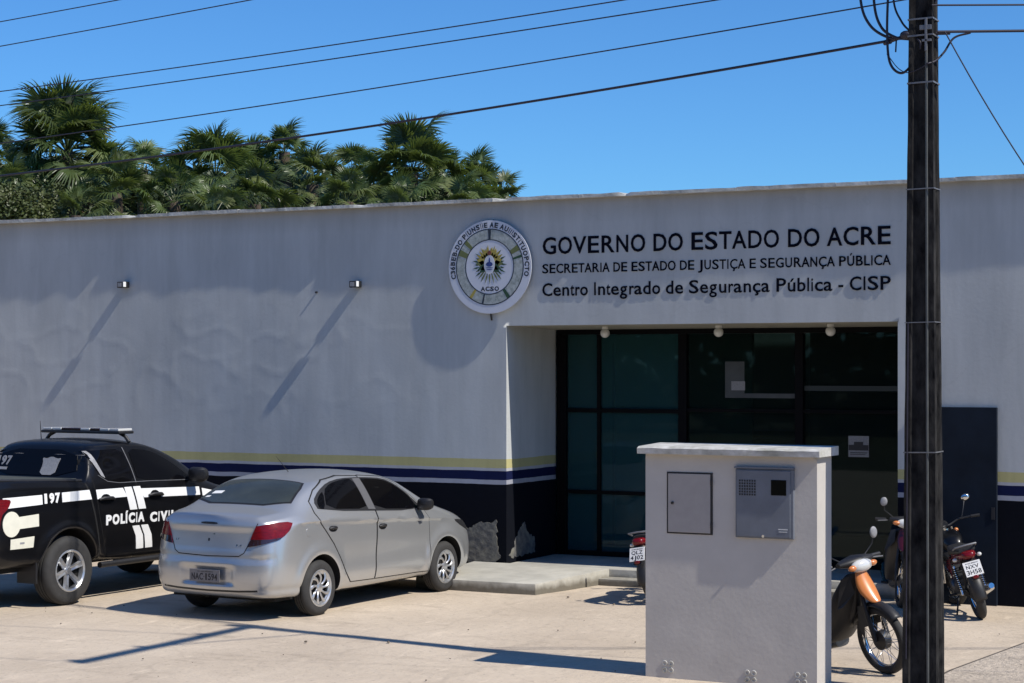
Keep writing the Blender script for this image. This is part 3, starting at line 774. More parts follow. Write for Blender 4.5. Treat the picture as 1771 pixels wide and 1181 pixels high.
# right cabinet
mp('meter_cabinet', M['cab_grey'], -5.875, -5.345, PY0 - 0.032, PY0 + 0.02, 1.285, 1.885, 0.005)
mp('cabinet_hood', M['cab_grey'], -5.885, -5.340, PY0 - 0.045, PY0 + 0.02, 1.888, 1.905, 0.003)
mp('cabinet_door', M['cab_grey'], -5.862, -5.372, PY0 - 0.041, PY0 - 0.031, 1.297, 1.874, 0.004)
mp('meter_window', M['car_glass'], -5.545, -5.408, PY0 - 0.044, PY0 - 0.040, 1.662, 1.795, 0)
for i in range(7):
    for k in range(6):
        xa = -5.838 + i * 0.023; za = 1.655 + k * 0.024
        mp('vent_hole', M['ink'], xa, xa + 0.014, PY0 - 0.0435, PY0 - 0.0405, za, za + 0.016, 0)
mp('cabinet_label', M['paper'], -5.48, -5.395, PY0 - 0.0435, PY0 - 0.0405, 1.365, 1.373, 0); mp('cabinet_label', M['paper'], -5.475, -5.40, PY0 - 0.0435, PY0 - 0.0405, 1.345, 1.351, 0)
MB().tube([(-5.615 - ox, PY0 - oy - 0.035, 1.305), (-5.615 - ox, PY0 - oy - 0.052, 1.305)], 0.012, 10).build('padlock', M['chrome'], MP)
# four-lobed cast marks near the base
for cx_, cz_ in ((-6.525, 0.103), (-5.748, 0.075), (-5.29, 0.088)):
    mb = MB()
    for dx, dz in ((-0.03, 0.03), (0.03, 0.03), (-0.03, -0.03), (0.03, -0.03)):
        T = Matrix.Translation((cx_ - ox + dx, PY0 - oy - 0.001, cz_ + dz))
        mb.lathe([(0.014, 0.001), (0.014, -0.006), (0.024, -0.006), (0.026, 0.001)], 10, T)
    mb.build('cast_mark', M['pillar_cap'], MP)

# ------------------------------------------------------------------ utility pole
UP = thing('utility_pole', 'tall dark concrete utility pole beside the white meter pillar', 'utility pole', (-4.30, -6.24, 0))
M['pole'] = mat('stained_black_concrete', (0.040, 0.038, 0.036), 0.95, col2=(0.003, 0.003, 0.004), spec=0.12, vscale=9, bump=0.012, bscale=16, stretch=(1, 1, 0.45))
def hsec(z):
    h = max(0.06, 0.148 - 0.0083 * z)     # half width
    d = h * 0.92; r = h * 0.40; t = h * 0.62
    return [(-h, -d), (-t, -d), (-t + .02, -d + r * 0.35), (t - .02, -d + r * 0.35), (t, -d), (h, -d), (h, -0.35 * d), (h - .02, -0.2 * d), (h - .02, 0.2 * d), (h, .35 * d), (h, d), (t, d), (t - .02, d - r * .35), (-t + .02, d - r * .35), (-t, d), (-h, d), (-h, .35 * d), (-h + .02, .2 * d), (-h + .02, -.2 * d), (-h, -.35 * d)]
mb = MB(); N = 84; H_ = 9.0; vs = []; fs = []
for k in range(N + 1):
    z = -0.1 + (H_ + 0.1) * k / N
    for (a, b) in hsec(z):
        j = 0.0025 * noise.noise(Vector((a * 30, b * 30, z * 3)))
        vs.append((a + j, b + j, z))
q = len(hsec(0))
for k in range(N):
    for i in range(q): fs.append((k * q + i, k * q + (i + 1) % q, (k + 1) * q + (i + 1) % q, (k + 1) * q + i))
fs.append(tuple(N * q + i for i in range(q)))
mb.add(vs, fs); mb.build('shaft', M['pole'], UP, smooth=35)
def band(z, m=M['steel'], t=0.012, tilt=0):
    h = 0.150 - 0.0083 * z + 0.002; d = h * 0.92 + 0.001
    pts = [(-h, -d), (h, -d), (h, d), (-h, d)]
    mb = MB()
    vs = []
    for zz in (z - t, z + t):
        for o in (0, 0.004):
            vs += [(a + math.copysign(o, a), b + math.copysign(o, b), zz + tilt * a) for a, b in pts]
    fs = []
    for i in range(4):
        j = (i + 1) % 4
        fs += [(i, j, 8 + j, 8 + i), (4 + i, 4 + j, 12 + j, 12 + i), (i, j, 4 + j, 4 + i), (8 + i, 8 + j, 12 + j, 12 + i)]
    mb.add(vs, fs); return mb.build('steel_band', m, UP)
for z, t in ((5.72, 0.007), (5.58, 0.007), (5.18, 0.007), (4.28, 0.005), (2.05, 0.005), (3.15, 0.004)): band(z, t=t, tilt=0.02)
# bare conduit running down the right-hand groove
MB().tube([(0.075 - 0.0045 * z, -0.128 + 0.0075 * z, z) for z in [0.0 + 0.25 * i for i in range(23)]], 0.014, 8).build('conduit', mat('grey_conduit', (0.10, 0.105, 0.10), 0.6, var=0.4, vscale=6), UP, smooth=50)
MB().tube([(-0.10, -0.118, 3.15), (-0.105, -0.14, 1.5), (-0.11, -0.145, 0.3)], 0.006, 6).build('ground_wire', M['cable'], UP)
# crossarm and its insulators above the picture, seen by their shadow
MB().box(-0.055, 0.055, -2.80, 0.12, 8.66, 8.78).build('crossarm', M['pole'], UP, bevel=0.006)
MB().tube([(0, -1.5, 8.66), (0.0, -0.08, 7.7)], 0.015, 6).build('crossarm_brace', M['steel'], UP)
for y in (-2.7, -1.7, -0.7):
    MB().lathe([(0.0001, 0), (0.012, 0), (0.012, 0.06), (0.05, 0.07), (0.03, 0.10), (0.045, 0.12), (0.02, 0.16), (0.0001, 0.165)], 12, Matrix.Translation((0, y, 8.78)) @ Matrix.Rotation(PI / 2, 4, 'X')).build('insulator', mat('porcelain', (0.2, 0.1, 0.06), 0.2), UP, smooth=50)
# secondary rack and clamps where the cables tie on
mb = MB(); mb.tube([(-0.10, -0.03, 5.61), (-0.30, 0.05, 5.575)], 0.016, 8); mb.tube([(-0.30, 0.05, 5.575), (-0.36, 0.08, 5.57)], 0.024, 8); mb.ball((-0.13, -0.06, 5.60), 0.045, 10, 6, (1.3, 1, .8)); mb.tube([(-0.24, 0.02, 5.58), (-0.24, 0.0, 5.47)], 0.007, 6)
mb.build('tension_clamp', M['cable'], UP, smooth=50)
mb = MB(); mb.box(0.0, 0.10, -0.128, -0.112, 5.62, 5.66); mb.box(0.045, 0.065, -0.13, -0.112, 5.44, 5.72); mb.box(0.02, 0.10, -0.13, -0.113, 5.52, 5.54); mb.build('strain_bracket', M['steel'], UP, bevel=0.003)
MB().tube([(0.11, 0, 5.60), (0.22, 0.04, 5.60)], 0.013, 8).build('tension_clamp', M['cable'], UP, smooth=50)
# hanging loops of cable
def bez(p, n=24):
    # Catmull-Rom through points
    p = [Vector(a) for a in p]; p = [p[0] * 2 - p[1]] + p + [p[-1] * 2 - p[-2]]; out = []
    for i in range(1, len(p) - 2):
        for k in range(n):
            t = k / n
            out.append(0.5 * ((2 * p[i]) + (-p[i - 1] + p[i + 1]) * t + (2 * p[i - 1] - 5 * p[i] + 4 * p[i + 1] - p[i + 2]) * t * t + (-p[i - 1] + 3 * p[i] - 3 * p[i + 1] + p[i + 2]) * t ** 3))
    out.append(p[-2]); return out
loops = [([(-0.55, 0.0, 6.4), (-0.555, 0.02, 5.95), (-0.47, 0.02, 5.72), (-0.30, 0.02, 5.60), (-0.12, 0, 5.58)], 0.012),
         ([(-0.43, -0.02, 6.4), (-0.43, 0, 5.92), (-0.37, 0, 5.70), (-0.25, 0, 5.60), (-0.12, 0, 5.57)], 0.012),
         ([(-0.26, -0.05, 6.5), (-0.29, -0.05, 6.0), (-0.30, -0.05, 5.6), (-0.27, -0.05, 5.36), (-0.16, -0.05, 5.28), (-0.03, -0.06, 5.42), (-0.005, -0.08, 5.52), (-0.08, -0.05, 5.585), (-0.16, 0, 5.60)], 0.011),
         ([(-0.28, 0.05, 6.5), (-0.27, 0.03, 5.95), (-0.20, 0.02, 5.74), (-0.10, 0.0, 5.63), (0.0, -0.02, 5.60)], 0.009),
         ([(-0.30, -0.06, 5.45), (-0.20, -0.07, 5.32), (-0.10, -0.10, 5.27), (0.02, -0.13, 5.30), (0.08, -0.128, 5.34)], 0.004),
         ([(0.38, 0.09, 5.60), (0.25, 0.05, 5.56), (0.18, 0.0, 5.44), (0.12, -0.06, 5.36), (0.06, -0.12, 5.33)], 0.009),
         ([(0.17, 0.03, 6.5), (0.15, 0.02, 6.0), (0.10, 0.0, 5.86)], 0.009)]
for p, r in loops: MB().tube(bez(p), r, 8).build('cable_loop', M['cable'], UP, smooth=60)

# wires: each one a thing
def wire(name, lab, cat, pts, r, group='overhead wires'):
    o = MB().tube(pts, r, 6).build(name, M['cable'], None, smooth=70)
    return tag(o, lab, cat, group)
ua = math.radians(10); U_ = (-math.cos(ua), math.sin(ua))
def span(p, a0=0.1, a1=40):
    (xa, ya), (xb, yb), (xc, yc) = p
    def f(x): return ya * (x - xb) * (x - xc) / ((xa - xb) * (xa - xc)) + yb * (x - xa) * (x - xc) / ((xb - xa) * (xb - xc)) + yc * (x - xa) * (x - xb) / ((xc - xa) * (xc - xb))
    return [(-4.28 + U_[0] * a, -6.32 + U_[1] * a, f(a)) for a in [a0 + (a1 - a0) * i / 60 for i in range(61)]]
wire('power_cable', 'thick twisted black cable, lowest of the overhead wires left of the pole', 'cable', span([(0.3, 5.567), (6, 5.29), (12.3, 5.132)], 0.36, 24), 0.0125)
wire('power_line', 'thin wire just above the thick black cable', 'wire', span([(0.2, 5.90), (5.5, 5.695), (12.3, 5.535)], 0.1, 26), 0.0065)
wire('power_line', 'thin wire second above the thick black cable', 'wire', span([(2, 6.115), (7.4, 6.03), (12.3, 6.0)]), 0.0065)
wire('power_line', 'thin wire third above the thick black cable', 'wire', span([(2.9, 6.235), (7.4, 6.18), (12.3, 6.175)]), 0.0065)
wire('power_line', 'thin wire crossing the upper left sky, lower of two', 'wire', span([(0, 7.0), (8, 6.804), (12.3, 6.734)]), 0.0065)
wire('power_line', 'topmost thin wire crossing the upper left corner of sky', 'wire', span([(0, 7.2), (10.1, 7.055), (12.3, 7.037)]), 0.0065)
R_ = (0.8897, 0.4566)
wire('power_cable', 'thick black cable leaving the pole to the right', 'cable', [(-4.16 + R_[0] * a, -6.32 + R_[1] * a, 5.60 + 0.012 * a) for a in range(0, 26)], 0.012)
wire('power_line', 'thin wire above the thick cable right of the pole', 'wire', [(-4.20 + R_[0] * a, -6.34 + R_[1] * a, 5.825 + 0.004 * a) for a in range(0, 26)], 0.008)
wire('guy_wire', 'thin guy wire slanting down to the right from the pole', 'wire', [(-4.10 + R_[0] * a, -6.30 + R_[1] * a, 5.60 - 1.85 * a + 0.28 * a * a * 0.9) for a in [0.1 * i for i in range(0, 34)]], 0.006)
for y, zz, hl_ in ((-2.7, 8.93, 'near'), (-0.7, 8.93, 'far')):
    p = [(-4.28 - 0.956 * a, -6.32 + y - 0.15 * a, zz - 0.055 * a + 0.0013 * a * a) for a in range(0, 40)]
    wire('power_line', 'high wire on the %s end of the crossarm above the picture' % hl_, 'wire', p, 0.007, 'high wires on the crossarm')
# ------------------------------------------------------------------ vehicle body tools
def ring(row):
    """row: x, zb, y1, then 8 (y,z[,dx]) for points 2..9, then ztop[,dxtop], dx0 -> loop of 20 points"""
    x, zb, y1, pts, top, dx0 = row
    right = [(x + dx0, 0, zb), (x + dx0, -y1, zb)]
    for p in pts:
        right.append((x + (p[2] if len(p) > 2 else 0), -p[0], p[1]))
    if isinstance(top, tuple): right.append((x + top[1], 0, top[0]))
    else: right.append((x, 0, top))
    left = [(a, -b, c) for a, b, c in reversed(right[1:-1])]
    return right + left          # 11 + 9 = 20

def car_body(rows, bulge_r, bulge_f, levels=3, creases=()):
    vs = []; fs = []; R = [ring(r) for r in rows]; n = 20
    for r in R: vs += r
    for i in range(len(R) - 1):
        for k in range(n): fs.append((i * n + k, i * n + (k + 1) % n, (i + 1) * n + (k + 1) % n, (i + 1) * n + k))
    def cap(base, bul, sgn):
        P = vs[base:base + n]
        cols = []
        for f in (0.5, 0.0, -0.5):
            c = []
            for i in range(1, 10):
                a = P[i]
                c.append(len(vs)); vs.append((a[0] + sgn * bul * (1 - f * f), a[1] * f, a[2] if i < 9 else a[2]))
            cols.append(c)
        lines = [[base + i for i in range(1, 10)]] + cols + [[base + (20 - i) for i in range(1, 10)]]
        b0, t0 = base, base + 10
        for a, b in zip(lines, lines[1:]):
            for i in range(8): fs.append((a[i], a[i + 1], b[i + 1], b[i]))
            fs.append((b0, a[0], b[0])); fs.append((t0, b[8], a[8]))
    cap(0, bulge_r, -1); cap((len(R) - 1) * n, bulge_f, 1)
    me = bpy.data.meshes.new('body'); me.from_pydata(vs, [], fs)
    bm = bmesh.new(); bm.from_mesh(me); bmesh.ops.recalc_face_normals(bm, faces=bm.faces)
    cl = bm.edges.layers.float.new('crease_edge')
    for e in bm.edges:
        a, b = e.verts[0].index, e.verts[1].index
        if a < len(R) * n and b < len(R) * n and abs(a - b) == n:
            k = a % n; k = min(k, 20 - k)
            for (kk, w, i0, i1) in creases:
                if k == kk and i0 <= min(a, b) // n < i1: e[cl] = w
    bm.to_mesh(me); bm.free()
    o = bpy.data.objects.new('body', me); COL.objects.link(o)
    s = o.modifiers.new('s', 'SUBSURF'); s.levels = levels; s.render_levels = levels
    dg = bpy.context.evaluated_depsgraph_get(); dg.update()
    m2 = bpy.data.meshes.new_from_object(o.evaluated_get(dg))
    bpy.data.objects.remove(o)
    return m2

def cut_wheels(me, m_body, m_in, wheels, r, half, depth=0.32):
    me.materials.clear(); me.materials.append(m_body); me.materials.append(m_in)
    o = bpy.data.objects.new('body', me); COL.objects.link(o)
    cut = []
    for (x, z) in wheels:
        for s in (-1, 1):
            mb = MB()
            T = Matrix.Translation((x, s * (half - depth), z))
            mb.lathe([(0.0001, 0), (r, 0), (r, s * (depth + 0.3)), (0.0001, s * (depth + 0.3))], 56, T)
            # open the lower side too
            cm = mb.mesh('cutter'); cm.materials.append(m_in)
            c = bpy.data.objects.new('cutter', cm); COL.objects.link(c); cut.append(c)
            b = o.modifiers.new('b', 'BOOLEAN'); b.object = c; b.operation = 'DIFFERENCE'; b.solver = 'EXACT'; b.material_mode = 'TRANSFER'
    dg = bpy.context.evaluated_depsgraph_get(); dg.update()
    m2 = bpy.data.meshes.new_from_object(o.evaluated_get(dg))
    for c in cut: bpy.data.objects.remove(c)
    bpy.data.objects.remove(o)
    m2.polygons.foreach_set('use_smooth', [True] * len(m2.polygons))
    m2.set_sharp_from_angle(angle=math.radians(38))
    return m2

def bvh_of(me):
    return BVHTree.FromPolygons([v.co.copy() for v in me.vertices], [tuple(p.vertices) for p in me.polygons])

def poly_bm(poly):
    bm = bmesh.new(); vs = [bm.verts.new((p[0], p[1], 0)) for p in poly]; bm.faces.new(vs)
    return bm
def smooth_poly(poly, it=2, keep=()):
    for _ in range(it):
        q = []; n = len(poly)
        for i in range(n):
            a = Vector(poly[i]); b = Vector(poly[(i + 1) % n])
            q += [tuple(a.lerp(b, 0.22)), tuple(a.lerp(b, 0.78))]
        poly = q
    return poly
def grow(poly, d):
    n = len(poly); A = sum(poly[i][0] * poly[(i + 1) % n][1] - poly[(i + 1) % n][0] * poly[i][1] for i in range(n))
    s = 1 if A > 0 else -1; out = []
    for i in range(n):
        a = Vector(poly[i - 1]); b = Vector(poly[i]); c = Vector(poly[(i + 1) % n])
        e1 = (b - a).normalized(); e2 = (c - b).normalized()
        n1 = Vector((e1.y, -e1.x)) * s; n2 = Vector((e2.y, -e2.x)) * s
        m = (n1 + n2); m = m.normalized() / max(0.4, m.normalized().dot(n1)) if m.length > 1e-6 else n1
        out.append(tuple(b + m * d))
    return out
def ribbon(pts, w):
    pts = [Vector(p) for p in pts]; L = []; R2 = []
    for i, p in enumerate(pts):
        t = (pts[min(i + 1, len(pts) - 1)] - pts[max(i - 1, 0)]).normalized(); s = Vector((-t.y, t.x)) * w / 2
        L.append(tuple(p + s)); R2.append(tuple(p - s))
    return L + R2[::-1]

def patch(bvh, src, O, U, V, D, off, name, m, parent, cell=0.05, skirt=0.006, smooth=True, flipy=False):
    """lay a 2D outline on the body surface as a thin shell: start at O+uU+vV, go along D"""
    bm = src if isinstance(src, bmesh.types.BMesh) else poly_bm(src)
    O, U, V, D = Vector(O), Vector(U), Vector(V), Vector(D).normalized()
    if cell:
        for ax in (0, 1):
            c = [v.co[ax] for v in bm.verts]; lo, hi = min(c), max(c)
            k = math.floor(lo / cell) + 1
            while k * cell < hi:
                no = (1, 0, 0) if ax == 0 else (0, 1, 0); co = (k * cell, 0, 0) if ax == 0 else (0, k * cell, 0)
                bmesh.ops.bisect_plane(bm, geom=bm.verts[:] + bm.edges[:] + bm.faces[:], plane_co=co, plane_no=no, dist=1e-5)
                k += 1
    last = None; miss = []
    for v in bm.verts:
        s = O + U * v.co.x + V * v.co.y
        h, nrm, _, _ = bvh.ray_cast(s, D)
        if h is None: miss.append((v, s)); continue
        if nrm.dot(D) > 0: nrm = -nrm
        last = (h - O).dot(D); v.co = h + nrm * off
        v.index = 1
    for v, s in miss:
        h, nrm, _, _ = bvh.find_nearest(s + D * (last or 0))
        if nrm.dot(D) > 0: nrm = -nrm
        v.co = h + nrm * off
    bmesh.ops.recalc_face_normals(bm, faces=bm.faces)
    bm.normal_update()
    if bm.faces and sum(f.normal.dot(D) for f in bm.faces) > 0:
        bmesh.ops.reverse_faces(bm, faces=bm.faces)
    be = [e for e in bm.edges if len(e.link_faces) == 1]
    r = bmesh.ops.extrude_edge_only(bm, edges=be)
    for e in r['geom']:
        if isinstance(e, bmesh.types.BMVert): e.co += D * skirt
    me = bpy.data.meshes.new(name); bm.to_mesh(me); bm.free()
    if smooth:
        me.polygons.foreach_set('use_smooth', [True] * len(me.polygons)); me.set_sharp_from_angle(angle=math.radians(35))
    return link(name, me, m, parent)

def wheel(parent, x, y, z, R, w, rimR, side, style, tyre_m=None, rim_m=None):
    """side -1 = right side of car; the rim face looks along side*Y"""
    W = MB(); h = w / 2
    T = Matrix.Translation((x, y, z))
    prof = [(rimR, -h * .80), (rimR + .012, -h * .95), ((R + rimR) / 2, -h), (R - .035, -h * .93), (R - .010, -h * .74), (R, -h * .5)]
    for g in (-0.33, 0, 0.33):
        prof += [(R, h * (g - .07)), (R - .008, h * (g - .06)), (R - .008, h * (g + .06)), (R, h * (g + .07))]
    prof += [(R, h * .5), (R - .010, h * .74), (R - .035, h * .93), ((R + rimR) / 2, h), (rimR + .012, h * .95), (rimR, h * .80)]
    W.lathe(prof, 56, T)
    W.lathe([(0.0001, -side * h * .2), (rimR, -side * h * .2)], 40, T)
    w_o = W.build('wheel', tyre_m or M['rubber'], parent, smooth=40)
    f = side * h * 0.86
    Rm = MB()
    Rm.lathe([(rimR - .004, -f * .9), (rimR - .004, f * .9), (rimR + .006, f * 1.08), (rimR - .006, f * 1.12), (rimR - .022, f * 1.0), (rimR - .03, f * .5)], 56, T)
    if style == 'cover':          # wheel cover with paired curved blades
        nsp = 9
        for k in range(nsp):
            a = 2 * PI * k / nsp; vs = []
            for j in range(7):
                t = j / 6; r = 0.045 + (rimR - 0.02 - 0.045) * t; tw = a + 0.35 * t * t
                hw = 0.17 - 0.02 * t if t < .2 else 0.10 + 0.09 * t
                hw = hw * (0.9 if j else 1.3)
                for q, dd in ((-1, 0), (-.3, .010), (.3, .010), (1, 0)):
                    th = tw + q * hw * (0.085 / (0.06 + r) + .55)
                    vs.append(T @ Vector((r * math.cos(th), f * (0.80 + 0.22 * math.sin(t * PI * .8)) + side * dd, r * math.sin(th))))
            fs = [(j * 4 + q, j * 4 + q + 1, (j + 1) * 4 + q + 1, (j + 1) * 4 + q) for j in range(6) for q in range(3)]
            Rm.add(vs, fs)
        Rm.lathe([(0.0001, f * 1.08), (0.03, f * 1.06), (0.05, f * .95), (0.055, f * .8)], 24, T)
        Rm.lathe([(rimR - .045, f * .88), (rimR - .030, f * 1.0), (rimR - .012, f * 1.0)], 56, T)
    else:                         # six broad tapering spokes
        nsp = 6
        for k in range(nsp):
            a = 2 * PI * k / nsp + .3; vs = []
            for j in range(6):
                t = j / 5; r = 0.035 + (rimR - 0.015 - 0.035) * t; hw = 0.034 - 0.006 * math.sin(t * PI) + 0.010 * t
                yy = f * (0.70 + 0.20 * t)
                c, s2 = math.cos(a), math.sin(a)
                for q, dd in ((-1, -.02), (-.7, .006), (0, -.004), (.7, .006), (1, -.02)):
                    vs.append(T @ Vector((r * c - q * hw * s2, yy + side * dd, r * s2 + q * hw * c)))
            fs = [(j * 5 + q, j * 5 + q + 1, (j + 1) * 5 + q + 1, (j + 1) * 5 + q) for j in range(5) for q in range(4)]
            Rm.add(vs, fs)
        Rm.lathe([(0.0001, f * .92), (0.036, f * .90), (0.044, f * .78), (0.05, f * .5)], 24, T)
    link('rim', Rm.mesh('rim', 40), rim_m or M['alloy'], w_o)
    B = MB(); B.lathe([(0.0001, f * .35), (rimR - .02, f * .35)], 32, T); link('brake_disc', B.mesh('brake_disc'), M['dark_void'], w_o)
    return w_o

# ------------------------------------------------------------------ silver sedan
def P8(*a): return list(a)
lo_ = [(.81, .24), (.845, .42), (.852, .66), (.838, .93)]
S_rows = [
 (-.86, .25, .50, P8((.58, .27, .04), (.64, .40, 0), (.65, .56, 0), (.62, .86, .05), (.60, 1.02, .055), (.54, 1.078, .08), (.38, 1.095, .10), (.2, 1.102, .10)), (1.105, .10), .10),
 (-.79, .24, .62, P8((.71, .26, .01), (.755, .41, 0), (.76, .58, 0), (.725, .90, .04), (.675, 1.035, .04), (.58, 1.098, .06), (.42, 1.115, .07), (.22, 1.122, .07)), (1.125, .07), .04),
 (-.62, .23, .68, P8((.79, .25), (.825, .42), (.83, .61), (.80, .95), (.728, 1.058), (.63, 1.112), (.48, 1.132), (.24, 1.14)), 1.142, 0),
 (-.42, .23, .72, P8((.80, .24), (.84, .42), (.847, .64), (.825, 1.0), (.755, 1.085), (.67, 1.138), (.53, 1.158), (.28, 1.168)), 1.172, 0),
 (-.24, .22, .72, P8((.81, .24), (.848, .42), (.846, .66), (.848, 1.005), (.77, 1.10), (.70, 1.175), (.61, 1.228), (.31, 1.25)), 1.257, 0),
 (.0, .22, .72, P8((.81, .24), (.848, .42), (.855, .66), (.842, 1.0), (.78, 1.105), (.71, 1.228), (.60, 1.345), (.31, 1.382)), 1.392, 0),
 (.30, .22, .72, P8((.81, .24), (.846, .42), (.843, .66), (.852, .99), (.785, 1.10), (.70, 1.275), (.585, 1.432), (.30, 1.468)), 1.48, 0),
 (.72, .21, .72, P8((.81, .23), (.845, .42), (.841, .66), (.852, .975), (.786, 1.085), (.695, 1.285), (.575, 1.460), (.30, 1.498)), 1.508, 0),
 (1.2, .21, .72, P8((.81, .23), (.845, .42), (.841, .66), (.852, .955), (.788, 1.06), (.695, 1.27), (.575, 1.452), (.30, 1.494)), 1.506, 0),
 (1.65, .21, .72, P8((.81, .23), (.845, .42), (.841, .66), (.850, .93), (.788, 1.035), (.70, 1.235), (.58, 1.402), (.30, 1.452)), 1.466, 0),
 (1.98, .21, .72, P8((.81, .23), (.845, .42), (.841, .66), (.848, .91), (.788, 1.012), (.71, 1.165), (.59, 1.297), (.31, 1.37)), 1.384, 0),
 (2.28, .22, .72, P8((.81, .24), (.846, .42), (.843, .65), (.846, .888), (.785, .985), (.72, 1.07), (.61, 1.135), (.32, 1.215)), 1.23, 0),
 (2.58, .22, .72, P8((.81, .24), (.848, .42), (.852, .64), (.828, .865), (.765, .95), (.70, .995), (.58, 1.02), (.30, 1.06)), 1.07, 0),
 (2.92, .22, .70, P8((.80, .24), (.84, .42), (.842, .62), (.81, .82), (.735, .895), (.66, .925), (.50, .95), (.27, .97)), .975, 0),
 (3.18, .22, .64, P8((.76, .24), (.79, .40), (.79, .57), (.75, .74), (.67, .80), (.60, .83), (.45, .85), (.25, .865)), .87, 0),
 (3.33, .24, .50, P8((.60, .26), (.64, .38), (.64, .52), (.60, .65), (.54, .70), (.48, .72), (.36, .735), (.2, .745)), .75, 0)]
me = car_body(S_rows, .035, .06, 3, creases=[(5, .8, 2, 13), (6, .5, 0, 4), (7, .5, 0, 3), (3, .3, 3, 12), (8, .3, 4, 10)])
# flared arches, hollowed doors, rear-bumper plate recess
for v in me.vertices:
    x, y, z = v.co; s = -1 if y < 0 else 1
    if abs(y) > .6 and z < 1.0:
        for wx in (0, 2.53):
            d = math.hypot(x - wx, z - .30); b = math.exp(-((d - .40) / .065) ** 2)
            v.co.y += s * .024 * b
        if .45 < x < 2.1: v.co.y -= s * .010 * math.exp(-((z - .56) / .13) ** 2)
        zc = 1.012 - .056 * max(x, -.4) - z
        if zc > 0 and -.45 < x < 2.75: v.co.y -= s * .020 * min(1, zc / .022) * math.exp(-max(0, zc - .02) / .13) * min(1, (x + .45) / .2, (2.75 - x) / .3)
        v.co.y -= s * .012 * math.exp(-((z - .335) / .03) ** 2) * (1 if x < -.35 else 0)
    if x < -.7:
        if abs(y) < .36 and .36 < z < .58: 
            e = min(1, (.36 - abs(y)) / .05, (z - .36) / .04, (.58 - z) / .04); v.co.x += .030 * e
        if .63 < z < .69: v.co.x += .018 * math.exp(-((z - .66) / .02) ** 2)
        if abs(y) < .60 and .66 < z < 1.02:
            v.co.x += .009 * max(0, min(1, (.985 - z) / .05, (z - .68) / .05, (.58 - abs(y)) / .06))
me = cut_wheels(me, M['silver'], M['dark_void'], [(0, .305), (2.53, .305)], .355, .86)
SB = bvh_of(me)
CS = 1.04
car = thing('parked_car', 'silver four-door sedan with dark windows parked nose to the wall', 'car', (-12.475, -4.30, 0), math.radians(90 - 2.8), scale=CS)
link('body', me, None, car)
RS = dict(O=(0, -2, 0), U=(1, 0, 0), V=(0, 0, 1), D=(0, 1, 0))
LS_ = dict(O=(0, 2, 0), U=(1, 0, 0), V=(0, 0, 1), D=(0, -1, 0))
def both(src, off, name, m, **k):
    for S in (RS, LS_):
        patch(SB, [tuple(p) for p in src], S['O'], S['U'], S['V'], S['D'], off, name, m, car, **k)
rear_door = [(.58, .31), (1.04, .30), (1.07, .91), (1.09, 1.05), (1.065, 1.25), (1.04, 1.435), (.70, 1.452), (.38, 1.42), (.13, 1.325), (-.03, 1.215), (-.035, 1.10), (.02, .99), (.24, .75), (.42, .47)]
front_door = [(1.06, .30), (2.14, .285), (2.16, .55), (2.17, .86), (2.11, 1.01), (1.97, 1.165), (1.75, 1.325), (1.52, 1.405), (1.1, 1.438), (1.06, 1.437), (1.085, 1.25), (1.11, 1.05), (1.09, .91)]
for d in (rear_door, front_door):
    g_ = grow(d, .003); both(ribbon(g_ + g_[:2], .0075), .004, 'door_seam', M['dark_void'], cell=.03)
    both(grow(d, -.003), .005, 'door', M['silver'], cell=.022)
# side glazing: black surround, then three panes each side
both(smooth_poly([(.05, 1.112), (2.06, .992), (1.96, 1.115), (1.90, 1.195), (1.72, 1.312), (1.52, 1.385), (1.1, 1.418), (.70, 1.424), (.42, 1.392), (.20, 1.315), (.03, 1.215)], 1), .009, 'window_surround', M['black_plastic'], cell=.05)
both(smooth_poly([(.19, 1.125), (.955, 1.078), (.935, 1.22), (.90, 1.408), (.70, 1.409), (.45, 1.378), (.29, 1.315)], 1), .0115, 'side_window', M['car_glass'], cell=.05)
both(smooth_poly([(.075, 1.13), (.165, 1.125), (.265, 1.305), (.18, 1.275), (.08, 1.205)], 1), .0115, 'side_window', M['car_glass'], cell=.05)
both(smooth_poly([(1.115, 1.068), (2.02, 1.012), (1.93, 1.115), (1.87, 1.19), (1.70, 1.295), (1.50, 1.37), (1.1, 1.403), (1.06, 1.404), (1.085, 1.25)], 1), .0115, 'side_window', M['car_glass'], cell=.05)
both([(.965, 1.075), (1.105, 1.065), (1.05, 1.408), (.91, 1.41)], .011, 'window_pillar', mat('grey_pillar_trim', (.10, .10, .105), .5), cell=.05)
both([(2.0, 1.013), (2.10, 1.0), (1.94, 1.14), (1.91, 1.13)], .0125, 'mirror_sail', M['black_plastic'], cell=.05)
for hx, hz in ((.22, .915), (1.18, .872)):
    both(smooth_poly([(hx - .075, hz), (hx - .05, hz + .03), (hx + .07, hz + .028), (hx + .095, hz), (hx + .06, hz - .03), (hx - .03, hz - .032)], 2), .0085, 'handle_cup', M['black_plastic'], cell=.03)
    for s in (-1, 1):
        MB().tube([(hx - .06, s * .845, hz + .004), (hx - .02, s * .862, hz + .012), (hx + .04, s * .862, hz + .010), (hx + .07, s * .846, hz + .002)], [.013, .017, .017, .012], 10).build('door_handle', M['black_plastic'], car, smooth=50)
both(ribbon([(.0, .80), (.04, .80), (.04, .76), (.0, .76)], .001), .001, 'seam', M['dark_void'], cell=.05) if False else None
# fuel flap lock
patch(SB, smooth_poly([(-.25, .86), (-.15, .86), (-.15, .95), (-.25, .95)], 2), **RS, off=.003, name='fuel_flap', m=M['silver'], parent=car, cell=.05)
